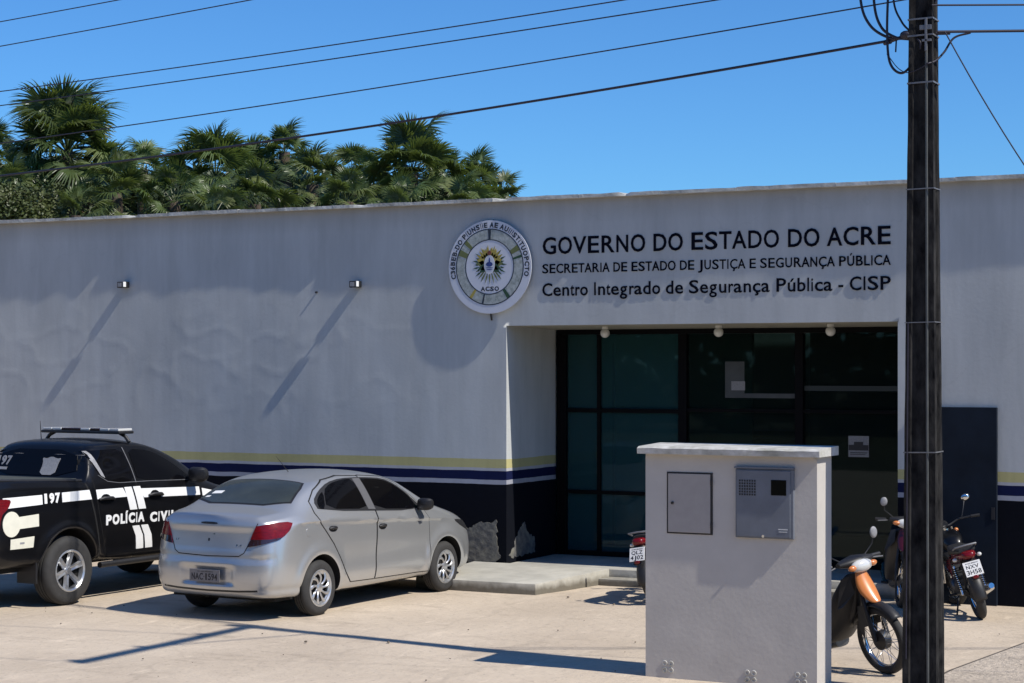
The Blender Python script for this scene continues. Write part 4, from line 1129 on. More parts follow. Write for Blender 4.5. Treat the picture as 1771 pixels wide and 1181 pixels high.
# rear: tailgate glass, lid seam, lamps, plate
BK = dict(O=(-3.0, 0, 2.6), U=(0, -1, 0), V=(math.sin(math.radians(40)), 0, math.cos(math.radians(40))), D=(math.cos(math.radians(40)), 0, -math.sin(math.radians(40))))
def to_bk(x, z):  # v coordinate of a point in the slanted frame
    p = Vector((x + 3.0, 0, z - 2.6)); return p.dot(Vector(BK['V']))
va, vb = to_bk(-.36, 1.19), to_bk(.12, 1.42)
rw = [(-.625, va), (.625, va), (.515, vb - .02), (.40, vb), (0, vb + .01), (-.40, vb), (-.515, vb - .02)]
patch(SB, smooth_poly(grow(rw, .022), 1), off=.003, name='rear_window_seal', m=M['black_plastic'], parent=car, cell=.06, **BK)
patch(SB, smooth_poly(rw, 1), off=.006, name='rear_window', m=M['rear_glass'], parent=car, cell=.06, **BK)
sk = lambda u0, u1, v0, v1: [(u0, v0), (u1, v0), (u1 + .01, v1), (u0 + .012, v1)]
patch(SB, sk(-.50, -.36, va + .18, va + .235), off=.008, name='window_sticker', m=M['white_vinyl'], parent=car, cell=.1, **BK)
patch(SB, sk(-.54, -.48, va + .11, va + .14), off=.008, name='window_sticker', m=M['white_vinyl'], parent=car, cell=.1, **BK)
RB = dict(O=(-3, 0, 0), U=(0, -1, 0), V=(0, 0, 1), D=(1, 0, 0))
lid = [(-.60, 1.03), (-.53, .86), (-.46, .72), (-.40, .685), (0, .675), (.40, .685), (.46, .72), (.53, .86), (.60, 1.03)]
patch(SB, ribbon(lid, .010), off=.0012, name='boot_seam', m=M['dark_void'], parent=car, cell=.05, **RB)
patch(SB, smooth_poly([(-.11, 1.008), (.11, 1.008), (.10, 1.03), (-.10, 1.03)], 1), off=.010, name='boot_handle', m=M['black_plastic'], parent=car, cell=.05, **RB)
patch(SB, [(-.008, .83), (.008, .83), (.008, .86), (-.008, .86)], off=.006, name='boot_lock', m=M['black_plastic'], parent=car, cell=.05, **RB)
bt = fit_text('+', .045, .085, .895, .915, .02); patch(SB, bt, off=.004, name='badge', m=M['chrome'], parent=car, cell=0, **RB)
bt = fit_text('1.4', .36, .425, .79, .808, .02); patch(SB, bt, off=.004, name='badge', m=M['chrome'], parent=car, cell=0, **RB)
bt = fit_text('LT', -.46, -.41, .82, .84, .02); patch(SB, bt, off=.004, name='badge', m=M['chrome'], parent=car, cell=0, **RB)
pl_ = link('number_plate', MB().box(-.9125, -.9035, -.195, .205, .405, .535).mesh('number_plate', bevel=.003), M['plate_grey'], car)
def plate_text(body, y0, y1, z0, z1, x, par, m=M['ink']):
    bm = fit_text(body, y0, y1, z0, z1, .015)
    for v in bm.verts: v.co = Vector((x, -v.co.x, v.co.y))
    r = bmesh.ops.extrude_face_region(bm, geom=bm.faces[:])
    for g in r['geom']:
        if isinstance(g, bmesh.types.BMVert): g.co.x += .004
    mm = bpy.data.meshes.new('plate_lettering'); bm.to_mesh(mm); bm.free(); return link('plate_lettering', mm, m, par)
plate_text('NAC·1594', -.175, .165, .425, .495, -.9145, pl_)
plate_text('AC - RIO BRANCO', -.10, .11, .508, .519, -.9140, pl_)
# tail lamps wrap the corner
c45 = math.sqrt(.5)
lampp = [(-.145, 1.002), (-.02, 1.024), (.10, 1.034), (.19, 1.034), (.245, 1.020), (.235, .995), (.205, .950), (.15, .900), (.10, .868), (.07, .858), (-.06, .825), (-.225, .785), (-.205, .845), (-.175, .93)]
low = [(-.224, .783), (-.06, .822), (.07, .855), (.10, .866), (.115, .882), (.0, .868), (-.195, .862)]
for s, O, U, D in ((-1, (-2, -2, 0), (c45, -c45, 0), (c45, c45, 0)), (1, (-2, 2, 0), (c45, c45, 0), (c45, -c45, 0))):
    lp = patch(SB, list(lampp), O=O, U=U, V=(0, 0, 1), D=D, off=.008, name='tail_lamp', m=M['red_lens'], parent=car, cell=.04)
    lw = patch(SB, list(low), O=O, U=U, V=(0, 0, 1), D=D, off=.012, name='reversing_lens', m=M['smoke_lens'], parent=lp, cell=.04)
    # headlamp
    hl = smooth_poly([(-.28, .70), (-.05, .66), (.18, .74), (.34, .84), (.20, .83), (-.1, .78)], 1)
    O2 = (5, s * 2.2, 0); U2 = (-c45, s * c45, 0); D2 = (-c45, -s * c45, 0)
    patch(SB, hl, O=(4.4, s * 2.0, 0), U=U2, V=(0, 0, 1), D=D2, off=.006, name='headlamp', m=M['black_plastic'], parent=car, cell=.04)
# lower bumper valance
patch(SB, ribbon([(-.62, .33), (-.4, .318), (0, .312), (.4, .318), (.62, .33)], .02), off=.002, name='bumper_groove', m=M['black_plastic'], parent=car, cell=.05, **RB)
# windscreen
WS = dict(O=(5.0, 0, 3.2), U=(0, -1, 0), V=(-.5, 0, .866), D=(-.866, 0, -.5))
p1 = Vector((2.30 - 5, 0, 1.19 - 3.2)).dot(Vector(WS['V'])); p2 = Vector((1.72 - 5, 0, 1.43 - 3.2)).dot(Vector(WS['V']))
patch(SB, smooth_poly([(-.56, p1), (.56, p1), (.50, p2), (0, p2 + .03), (-.50, p2)], 1), off=.004, name='windscreen', m=M['car_glass'], parent=car, cell=.06, **WS)
def mirror(par, x, y, z, s, sc=1.0):
    mb = MB(); mb.loft([(x - .06 * sc, y + s * .12 * sc, z, .05 * sc, .055 * sc, 2.6), (x - .03 * sc, y + s * .12 * sc, z, .105 * sc, .075 * sc, 3), (x + .03 * sc, y + s * .12 * sc, z, .10 * sc, .070 * sc, 2.6), (x + .08 * sc, y + s * .10 * sc, z - .01, .06 * sc, .04 * sc, 2)], 20)
    mb.tube([(x + .02, y - s * .02, z - .05), (x + .01, y + s * .06, z - .045)], .022 * sc, 8)
    return mb.build('wing_mirror', M['black_plastic'], par, smooth=60)
mirror(car, 1.97, -.80, 1.075, -1, .95); mirror(car, 1.97, .80, 1.075, 1, .95)
MB().tube([(.55, 0, 1.49), (.32, 0, 1.68)], [.004, .002], 6).build('antenna', M['black_plastic'], car)
for x in (0, 2.53):
    for s in (-1, 1): wheel(car, x, s * .755, .298, .298, .185, .195, s, 'cover')
MB().box(-.6, 3.0, -.68, .68, .20, .25).build('underbody', M['dark_void'], car)
MB().tube([(-.75, .38, .27), (-.5, .38, .27)], .022, 10).build('exhaust_pipe', M['engine'], car)

# ------------------------------------------------------------------ black police pickup
def bedrow(x, k=0, dx=0, w=1.0): return (x, .46, .72, P8((.84 * w, .48), (.882 * w, .64), (.890 * w, .88), (.882 * w, 1.12), (.865 * w, 1.30 + k), (.835 * w, 1.365 + k), (.78 * w, 1.372 + k), (.3, 1.376 + k)), 1.378 + k, 0)
T_rows = [
 (-1.17, .48, .62, P8((.74, .50), (.79, .64), (.80, .88), (.80, 1.12), (.785, 1.33), (.765, 1.395), (.70, 1.405), (.3, 1.408)), 1.41, .02),
 (-1.12, .47, .70, P8((.82, .48), (.862, .64), (.868, .88), (.862, 1.12), (.845, 1.34), (.82, 1.425), (.74, 1.432), (.3, 1.436)), 1.438, 0),
 (-.85, .46, .72, P8((.84, .48), (.882, .64), (.890, .88), (.880, 1.12), (.865, 1.34), (.835, 1.425), (.78, 1.432), (.3, 1.436)), 1.438, 0),
 bedrow(-.35, .035), bedrow(.10, .005), bedrow(.26, -.005), bedrow(.32, -.01),
 (.38, .46, .72, P8((.84, .48), (.885, .64), (.892, .88), (.885, 1.13), (.868, 1.30), (.81, 1.40), (.745, 1.55, .06), (.40, 1.57, .05)), (1.58, .05), 0),
 (.44, .44, .72, P8((.84, .46), (.885, .64), (.892, .88), (.885, 1.13), (.868, 1.305), (.80, 1.48), (.685, 1.745, .05), (.38, 1.775, .06)), (1.782, .06), 0),
 (.75, .42, .72, P8((.84, .44), (.885, .62), (.892, .88), (.885, 1.13), (.868, 1.30), (.785, 1.53), (.665, 1.785), (.36, 1.818)), 1.825, 0),
 (1.3, .40, .72, P8((.84, .42), (.885, .62), (.892, .88), (.885, 1.12), (.868, 1.295), (.785, 1.52), (.665, 1.782), (.36, 1.818)), 1.826, 0),
 (1.72, .40, .72, P8((.84, .42), (.885, .62), (.892, .88), (.885, 1.11), (.868, 1.28), (.79, 1.48), (.67, 1.70), (.36, 1.75)), 1.76, 0),
 (2.10, .40, .72, P8((.84, .42), (.885, .62), (.892, .88), (.885, 1.10), (.866, 1.255), (.80, 1.40), (.69, 1.54), (.38, 1.60)), 1.61, 0),
 (2.42, .42, .72, P8((.84, .44), (.885, .62), (.892, .88), (.885, 1.08), (.86, 1.21), (.80, 1.28), (.70, 1.35), (.38, 1.40)), 1.41, 0),
 (2.72, .42, .72, P8((.84, .44), (.885, .62), (.892, .88), (.88, 1.05), (.84, 1.15), (.78, 1.19), (.66, 1.215), (.34, 1.245)), 1.255, 0),
 (3.3, .42, .72, P8((.84, .44), (.88, .62), (.885, .84), (.86, .98), (.81, 1.07), (.73, 1.10), (.58, 1.12), (.3, 1.13)), 1.135, 0),
 (3.65, .42, .66, P8((.78, .44), (.82, .58), (.82, .76), (.79, .90), (.73, .99), (.66, 1.02), (.5, 1.035), (.26, 1.04)), 1.045, 0),
 (3.82, .44, .5, P8((.60, .46), (.64, .56), (.64, .70), (.61, .82), (.56, .90), (.5, .92), (.38, .93), (.2, .94)), .945, 0)]
me = car_body(T_rows, .012, .06, 3, creases=[(6, .7, 0, 7), (7, .8, 0, 7), (5, .35, 1, 15), (8, .35, 8, 13)])
for v in me.vertices:
    x, y, z = v.co; s = -1 if y < 0 else 1
    if abs(y) > .6 and z < 1.25:
        for wx in (0, 3.0):
            d = math.hypot(x - wx, z - .40); v.co.y += s * .030 * math.exp(-((d - .48) / .055) ** 2)
        if .6 < x < 2.4: v.co.y -= s * .012 * math.exp(-((z - .70) / .15) ** 2)
me = cut_wheels(me, M['black_paint'], M['dark_void'], [(0, .41), (3.0, .41)], .455, .93, .36)
TB = bvh_of(me)
tr = thing('police_pickup', 'black double-cab police pickup with white stripes and lettering at left edge', 'pickup truck', (-15.645, -4.83, 0), math.radians(90 - 2.8), scale=CS)
link('body', me, None, tr)
def bt2(src, off, name, m, sides=(0, 1), par=None, **k):
    for i, S in enumerate((RS, LS_)):
        if i in sides: o_ = patch(TB, [tuple(p) for p in src], off=off, name=name, m=m, parent=par or tr, **S, **k)
    return o_
bt2(ribbon([(.50, .50), (.47, .75), (.41, 1.0), (.35, 1.20), (.30, 1.34)], .022), .002, 'bed_gap', M['dark_void'], cell=.05)
rd = [(.66, .48), (1.10, .44), (1.12, .90), (1.13, 1.30), (1.10, 1.50), (1.06, 1.745), (.60, 1.74), (.46, 1.72), (.41, 1.60), (.43, 1.38), (.45, 1.20), (.50, .95), (.56, .70)]
fd = [(1.13, .44), (2.24, .44), (2.29, .60), (2.31, 1.10), (2.29, 1.24), (2.06, 1.42), (1.82, 1.59), (1.56, 1.71), (1.10, 1.745), (1.13, 1.50), (1.16, 1.30), (1.15, .90)]
for d in (rd, fd):
    bt2(grow(d, .007), .0012, 'door_seam', M['dark_void'], cell=.06)
    bt2(d, .0035, 'door', M['black_paint'], cell=.05)
bt2(smooth_poly([(.545, 1.42), (.68, 1.355), (.85, 1.333), (1.105, 1.328), (1.085, 1.50), (1.045, 1.70), (.62, 1.70), (.46, 1.69)], 1), .009, 'side_window', M['car_glass'], cell=.05)
bt2(smooth_poly([(1.18, 1.328), (2.16, 1.30), (2.02, 1.42), (1.78, 1.565), (1.54, 1.665), (1.16, 1.70), (1.165, 1.50)], 1), .009, 'side_window', M['car_glass'], cell=.05)
bt2(ribbon([(1.135, 1.31), (1.11, 1.50), (1.07, 1.715)], .012), .011, 'window_trim', M['steel'], cell=.05)
bt2(ribbon([(.53, 1.42), (.66, 1.345), (.85, 1.32), (1.4, 1.315), (2.2, 1.29)], .006), .010, 'window_trim', M['steel'], cell=.05)
bt2([(.44, 1.685), (.52, 1.69), (.63, 1.385), (.575, 1.41)], .012, 'painted_quarter_reflection', M['grey_vinyl'], cell=.05)  # grey reflection in the quarter glass, painted on as a patch
# arch flare: a thin raised lip
for wx in (0, 3.0):
    arc = [(wx + .462 * math.cos(t), .41 + .462 * math.sin(t)) for t in [math.radians(-12 + 204 * k / 24) for k in range(25)]]
    for s in range(24):
        pass
    bt2(ribbon(arc, .014), .010, 'arch_lip', mat('worn_trim', (.05, .05, .052), .4), cell=.0)
# livery
bt2([(-1.0, 1.135), (-.42, 1.15), (-.42, 1.255), (-1.0, 1.25)], .008, 'white_stripe', M['white_vinyl'], cell=.06)
bt2([(-.11, 1.155), (.365, 1.160), (.335, 1.268), (-.11, 1.262)], .008, 'white_stripe', M['white_vinyl'], cell=.06)
bt2([(.455, 1.155), (.96, 1.155), (.90, 1.26), (.445, 1.262)], .006, 'white_stripe', M['white_vinyl'], cell=.06)
bt2([(1.25, 1.13), (2.28, 1.10), (2.28, 1.20), (1.17, 1.238)], .006, 'white_stripe', M['white_vinyl'], cell=.06)
bt2([(2.33, 1.09), (3.1, .99), (3.1, 1.04), (2.33, 1.18)], .004, 'white_stripe', M['white_vinyl'], cell=.06)
for dx in (0, .152):
    bt2([(1.00 + dx, 1.0), (1.125 + dx, 1.0), (1.045 + dx, 1.265), (.92 + dx, 1.265)], .008, 'diagonal_stripe', M['white_vinyl'], cell=.06)
    bt2([(1.135 + dx * 1.05, .535), (1.26 + dx * 1.05, .535), (1.24 + dx, .69), (1.165 + dx, .81), (1.045 + dx, .81), (1.115 + dx, .69)], .008, 'diagonal_stripe', M['white_vinyl'], cell=.06)
def ttext(body, x0, x1, z0, z1, name='side_lettering', m=M['white_vinyl'], off=.006, sides=(0, 1), bold=.045):
    for i, S in enumerate((RS, LS_)):
        if i not in sides: continue
        bm = fit_text(body, x0, x1, z0, z1, bold)
        if i == 1:
            for v in bm.verts: v.co.x = x0 + x1 - v.co.x
        patch(TB, bm, off=off, name=name, m=m, parent=tr, cell=.12, **S)
ttext('POLÍCIA', .59, 1.25, .848, .965, off=.009, bold=.05); ttext('CIVIL', 1.35, 1.82, .832, .948, off=.009, bold=.05)
ttext('197', -.385, -.14, 1.155, 1.265, off=.005, bold=.05)
n = 28; bt2([(-.885 + .125 * math.cos(2 * PI * k / n), .963 + .138 * math.sin(2 * PI * k / n)) for k in range(n)], .006, 'round_sticker', M['cream_vinyl'], sides=(0,), cell=.07)
bt2([(-.80, .905), (-.48, .915), (-.48, 1.05), (-.80, 1.035)], .004, 'sticker', M['cream_vinyl'], sides=(0,), cell=.07)
bt2([(-.90, .69), (-.56, .69), (-.55, .812), (-.90, .80)], .004, 'sticker', M['cream_vinyl'], sides=(0,), cell=.07)
bt2([(-.765, .74), (-.70, .74), (-.70, .76), (-.765, .76)], .006, 'sticker_print', M['grey_vinyl'], sides=(0,), cell=.07)
for hx in (.53, 1.38):
    for s in (-1, 1):
        MB().tube([(hx - .05, s * .895, 1.15), (hx, s * .925, 1.165), (hx + .14, s * .925, 1.160), (hx + .20, s * .897, 1.145)], [.014, .02, .02, .014], 10).build('door_handle', M['black_plastic'], tr, smooth=50)
    bt2(smooth_poly([(hx - .06, 1.10), (hx + .01, 1.205), (hx + .12, 1.205), (hx + .20, 1.10)], 2), .009, 'handle_cup', M['black_paint'], cell=.05)
# rear window and what is printed on it
RW = dict(O=(0.1, 0, 0), U=(0, -1, 0), V=(0, 0, 1), D=(1, 0, 0))
patch(TB, smooth_poly([(-.70, 1.41), (.66, 1.41), (.56, 1.705), (-.60, 1.705)], 1), off=.006, name='rear_window', m=M['car_glass'], parent=tr, cell=.06, **RW)
bm = fit_text('197', -.64, -.41, 1.515, 1.62, .04); patch(TB, bm, off=.010, name='rear_lettering', m=M['grey_vinyl'], parent=tr, cell=.1, **RW)
patch(TB, [(-.60, 1.46), (-.44, 1.46), (-.44, 1.49), (-.60, 1.49)], off=.010, name='rear_lettering', m=M['grey_vinyl'], parent=tr, cell=0, **RW)
patch(TB, smooth_poly([(.075, 1.61), (.14, 1.60), (.21, 1.625), (.30, 1.60), (.355, 1.61), (.335, 1.55), (.33, 1.415), (.10, 1.415), (.105, 1.55)], 1), off=.010, name='window_emblem', m=M['grey_vinyl'], parent=tr, cell=.1, **RW)
MB().add([Vector((x, y, z + dz)) for x, z in ((-1.10, 1.44), (.27, 1.382)) for y in (-.74, .74) for dz in (0, .016)], [(0,1,3,2),(4,6,7,5),(0,4,5,1),(2,3,7,6),(0,2,6,4),(1,5,7,3)]).build('tonneau_cover', M['tonneau'], tr, bevel=.006)
for s in (-1, 1):
    MB().tube([(-1.10, s * .80, 1.44), (.28, s * .80, 1.375)], .018, 8).build('bed_rail', M['black_plastic'], tr)
# tail lamps, bumper, tow bar, mud flaps
for s, O, U, D in ((-1, (-2.2, -2, 0), (c45, -c45, 0), (c45, c45, 0)), (1, (-2.2, 2, 0), (c45, c45, 0), (c45, -c45, 0))):
    patch(TB, smooth_poly([(-.12, .80), (.0, .82), (.02, 1.06), (.10, 1.14), (.13, 1.225), (.05, 1.24), (-.12, 1.23)], 1), O=O, U=U, V=(0, 0, 1), D=D, off=.012, name='tail_lamp', m=M['red_lens'], parent=tr, cell=.04)
MB().box(-1.32, -1.16, -.84, .84, .46, .66).build('rear_bumper', M['black_plastic'], tr, bevel=.03, seg=3)
for s in (-1, 1):
    MB().box(-.50, -.475, s * .72 - .14, s * .72 + .14, .28, .62).build('mud_flap', M['black_plastic'], tr)
    MB().tube([(.52, s * .86, .40), (2.45, s * .86, .40)], .035, 10).build('side_step', M['black_plastic'], tr, smooth=60)
mirror(tr, 2.10, -.86, 1.36, -1, 1.25); mirror(tr, 2.10, .86, 1.36, 1, 1.25)
# beacon bar
lb = MB(); lb.box(1.12, 1.38, -.62, .62, 1.87, 1.905); lb.build('beacon_bar', M['black_plastic'], tr, bevel=.012)
for i in range(8):
    y = -.60 + i * .151
    MB().box(1.13, 1.37, y, y + .143, 1.906, 1.935).build('beacon_lens', M['clear_lens'] if i in (0, 1, 6, 7, 3) else M['smoke_lens'], tr, bevel=.008)
for s in (-1, 1):
    MB().tube([(1.25, s * .52, 1.875), (1.25, s * .60, 1.84), (1.25, s * .66, 1.775)], .022, 8).build('beacon_foot', M['black_plastic'], tr)
MB().tube([(.95, .45, 1.80), (.93, .45, 2.02)], [.006, .003], 6).build('antenna', M['black_plastic'], tr)
WS2 = dict(O=(5.0, 0, 3.2), U=(0, -1, 0), V=(-.5, 0, .866), D=(-.866, 0, -.5))
p1 = Vector((2.44 - 5, 0, 1.40 - 3.2)).dot(Vector(WS2['V'])); p2 = Vector((1.80 - 5, 0, 1.72 - 3.2)).dot(Vector(WS2['V']))
patch(TB, smooth_poly([(-.66, p1), (.66, p1), (.58, p2), (-.58, p2)], 1), off=.004, name='windscreen', m=M['car_glass'], parent=tr, cell=.06, **WS2)
patch(TB, [(-.70, .95), (.70, .95), (.70, 1.0), (-.70, 1.0)], O=(-3, 0, 0), U=(0, -1, 0), V=(0, 0, 1), D=(1, 0, 0), off=.003, name='tailgate_trim', m=M['black_plastic'], parent=tr, cell=.1)
for x in (0, 3.0):
    for s in (-1, 1): wheel(tr, x, s * .785, .385, .385, .255, .232, s, 'spoke')
MB().box(-1.0, 3.5, -.60, .60, .40, .47).build('underbody', M['dark_void'], tr)
MB().tube([(-.0, -.7, .40), (0, .7, .40)], .05, 10).build('rear_axle', M['dark_void'], tr)
# ------------------------------------------------------------------ motorcycles
def moto_wheel(par, x, z, R, tw, drum=True, steer=None):
    T = Matrix.Translation((x, 0, z))
    if steer is not None: T = steer @ T
    W = MB(); prof = []
    for k in range(13):
        a = -PI * .80 + 2 * PI * .80 * k / 12
        prof.append((R - tw + tw * math.cos(a) * 1.0, tw * math.sin(a)))
    W.lathe(prof, 48, T)
    w = W.build('wheel', M['rubber'], par, smooth=50)
    rr = R - tw * 1.75
    rim = MB(); rim.lathe([(rr, -tw * .55), (rr - .012, -tw * .3), (rr - .014, 0), (rr - .012, tw * .3), (rr, tw * .55), (rr + .01, tw * .5), (rr + .01, -tw * .5), (rr, -tw * .55)], 48, T)
    link('rim', rim.mesh('rim', 50), M['chrome'], w)
    hb = MB(); hr = .085 if drum else .055
    hb.lathe([(0.0001, -.055), (hr * .7, -.052), (hr, -.035), (hr, .035), (hr * .7, .052), (0.0001, .055)], 24, T)
    link('hub', hb.mesh('hub', 40), M['black_plastic'], w)
    sp = MB()
    for k in range(28):
        a = 2 * PI * k / 28; b = a + (.32 if k % 2 else -.32); s = 1 if k % 4 < 2 else -1
        sp.tube([T @ Vector((hr * math.cos(a) * .95, s * .035, hr * math.sin(a) * .95)), T @ Vector((rr * math.cos(b), 0, rr * math.sin(b)))], .0028, 4, cap=False)
    link('spokes', sp.mesh('spokes'), M['chrome'], w)
    return w
def lens(par, c, r, m, name='indicator', sc=(1, 1, 1)):
    return MB().ball(c, r, 12, 8, sc).build(name, m, par, smooth=60)
def fender(par, x, z, R, w, a0, a1, m, name='mudguard', Tm=None, rd=.6):
    mb = MB(); vs = []; n = 22; q = 7
    for i in range(n + 1):
        a = math.radians(a0 + (a1 - a0) * i / n)
        for k in range(q):
            t = -1 + 2 * k / (q - 1); r = R + .02 - abs(t) ** 2.4 * .035
            v = Vector((x + r * math.cos(a), w * t, z + r * math.sin(a))); vs.append(Tm @ v if Tm else v)
    fs = [(i * q + k, i * q + k + 1, (i + 1) * q + k + 1, (i + 1) * q + k) for i in range(n) for k in range(q - 1)]
    mb.add(vs, fs); o = mb.build(name, m, par, smooth=60)
    s = o.modifiers.new('thickness', 'SOLIDIFY'); s.thickness = .004
    return o
def number_plate(par, c, w, h, lines, tilt=0.35, mm=None):
    p = link('number_plate', MB().box(-.004, .004, -w / 2, w / 2, -h / 2, h / 2).mesh('number_plate', bevel=.002), mm or M['plate_white'], par)
    p.location = c; p.rotation_euler = (0, tilt, 0)
    for (txt, y0, y1, z0, z1) in lines:
        plate_text(txt, y0, y1, z0, z1, -.0052, p)
    return p
def motorcycle(name, lab, loc, rz, lean, paint, tankm, plate, group, steer=0.0):
    t = thing(name, lab, 'motorcycle', loc, rz, group)
    t.rotation_euler = (lean, 0, rz)
    R = .305
    moto_wheel(t, 0, R, R, .052)
    S = Matrix.Translation((1.20, 0, .70)) @ Matrix.Rotation(steer, 4, 'Z') @ Matrix.Translation((-1.20, 0, -.70))
    moto_wheel(t, 1.30, R, R, .045, True, S)
    bp, st, ch = M['black_plastic'], M['steel'], M['chrome']
    fender(t, 1.30, R, R + .015, .055, 20, 165, bp, Tm=S)
    fender(t, 0, R, R + .02, .075, 50, 190, bp)
    for s in (-1, 1):
        MB().tube([S @ Vector(p) for p in ((1.30, s * .085, R - .01), (1.235, s * .085, .55), (1.20, s * .085, .62))], .022, 10).tube([S @ Vector(p) for p in ((1.20, s * .085, .62), (1.10, s * .085, .93))], .016, 10).build('fork_leg', ch, t, smooth=60)
        MB().tube([(0.0, s * .13, R), (.10, s * .13, .62)], .012, 8).build('shock_absorber', ch, t)
        sp = MB()
        for k in range(11):
            z = R + .06 + k * .022; x = .02 + k * .0072
            sp.lathe([(.020, 0), (.027, .006), (.020, .012)], 10, Matrix.Translation((x, s * .13, z)) @ Matrix.Rotation(PI / 2, 4, 'X'))
        sp.build('shock_spring', bp, t)
        MB().tube([(0, s * .10, R), (.45, s * .09, .36)], .016, 8).build('swingarm', bp, t)
        lens(t, (-.16, s * .135, .72), .028, M['orange_lens'] if paint is not M['red_paint'] else M['clear_lens'], sc=(1.2, 1, .8))
        MB().tube([(-.13, s * .03, .72), (-.15, s * .125, .72)], .007, 6).build('indicator_stalk', bp, t)
        p = S @ Vector((1.17, s * .17, .86)); lens(t, p, .028, M['orange_lens'])
        # mirrors
        a = S @ Vector((1.02, s * .20, 1.00)); b = S @ Vector((1.04, s * .30, 1.18))
        MB().tube([a, S @ Vector((1.0, s * .24, 1.10)), b], .006, 6).build('mirror_stem', bp, t, smooth=60)
        MB().ball(b + Vector((.0, s * .02, .03)), .055, 14, 8, (.32, 1.0, .75)).build('mirror', bp, t, smooth=60)
        lens(t, b + Vector((-.012, s * .02, .03)), .050, M['chrome'], 'mirror_glass', (.18, .95, .7))
        MB().tube([S @ Vector((.985, s * .30, .985)), S @ Vector((.94, s * .39, .975))], .018, 10).build('grip', bp, t)
        MB().tube([S @ Vector((1.02, s * .26, .985)), S @ Vector((1.02, s * .38, .965))], .006, 6).build('lever', st, t)
        MB().tube([(.42, s * .13, .27), (.42, s * .22, .27)], .014, 8).build('footrest', bp, t)
    MB().tube([S @ Vector(p) for p in ((.985, -.30, .985), (1.06, -.18, .99), (1.09, -.06, .95), (1.09, .06, .95), (1.06, .18, .99), (.985, .30, .985))], .012, 8).build('handlebar', bp, t, smooth=60)
    MB().tube([(1.10, 0, .86), (.98, 0, .48), (.55, 0, .26), (.28, 0, .36), (.30, 0, .62), (.98, 0, .76)], .018, 8).tube([(.30, 0, .62), (-.12, 0, .72)], .014, 8).build('frame', bp, t, smooth=40)
    e = MB(); e.loft([(.38, 0, .33, .10, .09, 3), (.48, 0, .33, .14, .11, 3), (.68, 0, .33, .14, .11, 3), (.78, 0, .35, .08, .08, 2.5)], 18)
    for k in range(7): e.box(.62 + .010 * k, .78 + .010 * k, -.075, .075, .44 + .026 * k, .453 + .026 * k)
    e.box(.66, .76, -.05, .05, .42, .64)
    e.build('engine', M['engine'], t, smooth=40)
    for s in (-1, 1): MB().lathe([(0.0001, s * .15), (.085, s * .15), (.10, s * .13), (.10, s * .10)], 24, Matrix.Translation((.55, 0, .33))).build('engine_cover', M['engine'], t, smooth=40)
    tk = MB(); tk.loft([(.46, 0, .76, .06, .05, 2.4), (.52, 0, .80, .105, .085, 2.5), (.70, 0, .83, .135, .11, 2.4), (.86, 0, .84, .135, .105, 2.3), (.97, 0, .82, .09, .07, 2.2), (1.01, 0, .80, .04, .03, 2)], 24)
    tk.build('fuel_tank', tankm, t, smooth=60)
    MB().lathe([(0.0001, 0), (.03, 0), (.03, .012), (0.0001, .014)], 16, Matrix.Translation((.80, 0, .945)) @ Matrix.Rotation(PI / 2, 4, 'X')).build('fuel_cap', ch, t)
    sk_ = MB(); sk_.loft([(-.22, 0, .80, .08, .025, 2.6), (-.14, 0, .80, .115, .035, 3), (.10, 0, .785, .13, .045, 3), (.26, 0, .765, .13, .045, 3), (.44, 0, .765, .105, .045, 3), (.56, 0, .79, .07, .035, 2.5)], 20)
    sk_.build('seat', M['leather'], t, smooth=60)
    tc = MB(); tc.loft([(-.30, 0, .755, .05, .02, 2.4), (-.24, 0, .755, .09, .04, 2.6), (.0, 0, .73, .125, .05, 2.8), (.22, 0, .70, .13, .06, 2.8), (.40, 0, .66, .12, .07, 2.8)], 20)
    tc.build('tail_fairing', paint, t, smooth=60)
    sp = MB()
    for s in (-1, 1): sp.add([(.22, s * .135, .70), (.46, s * .14, .66), (.50, s * .135, .50), (.36, s * .14, .44), (.24, s * .14, .52), (.36, s * .165, .58)], [(0, 1, 5), (1, 2, 5), (2, 3, 5), (3, 4, 5), (4, 0, 5)])
    sp.build('side_cover', paint, t, smooth=60)
    tl = MB(); tl.loft([(-.335, 0, .755, .045, .025, 2.4), (-.31, 0, .755, .068, .040, 2.8), (-.25, 0, .76, .085, .042, 2.8)], 18); tl.build('tail_lamp', M['red_lens'], t, smooth=60)
    MB().add([(-.27, -.04, .73), (-.27, .04, .73), (-.40, .05, .50), (-.40, -.05, .50), (-.25, -.04, .73), (-.25, .04, .73), (-.375, .05, .49), (-.375, -.05, .49)], [(0, 1, 2, 3), (4, 7, 6, 5), (0, 4, 5, 1), (1, 5, 6, 2), (2, 6, 7, 3), (3, 7, 4, 0)]).build('plate_bracket', bp, t)
    MB().tube([(-.14, -.125, .83), (-.26, -.115, .86), (-.28, 0, .865), (-.26, .115, .86), (-.14, .125, .83)], .011, 8).build('grab_rail', st, t, smooth=60)
    number_plate(t, (-.365, 0, .615), .19, .165, plate, .42)
    lens(t, (-.40, 0, .525), .03, M['red_lens'], 'reflector', (.3, 1.2, .7))
    hl = MB(); Hs = S @ Vector((1.22, 0, .86)); hl.ball(Hs, .095, 18, 10, (.75, 1, 1)); hl.build('headlamp_shell', bp, t, smooth=60)
    lens(t, S @ Vector((1.255, 0, .86)), .082, M['clear_lens'], 'headlamp', (.5, 1, 1))
    MB().loft([((S @ Vector((1.08, 0, 0))).x, 0, .97, .08, .03, 3), ((S @ Vector((1.16, 0, 0))).x, 0, .98, .075, .035, 3)], 14).build('instrument_panel', bp, t, smooth=50)
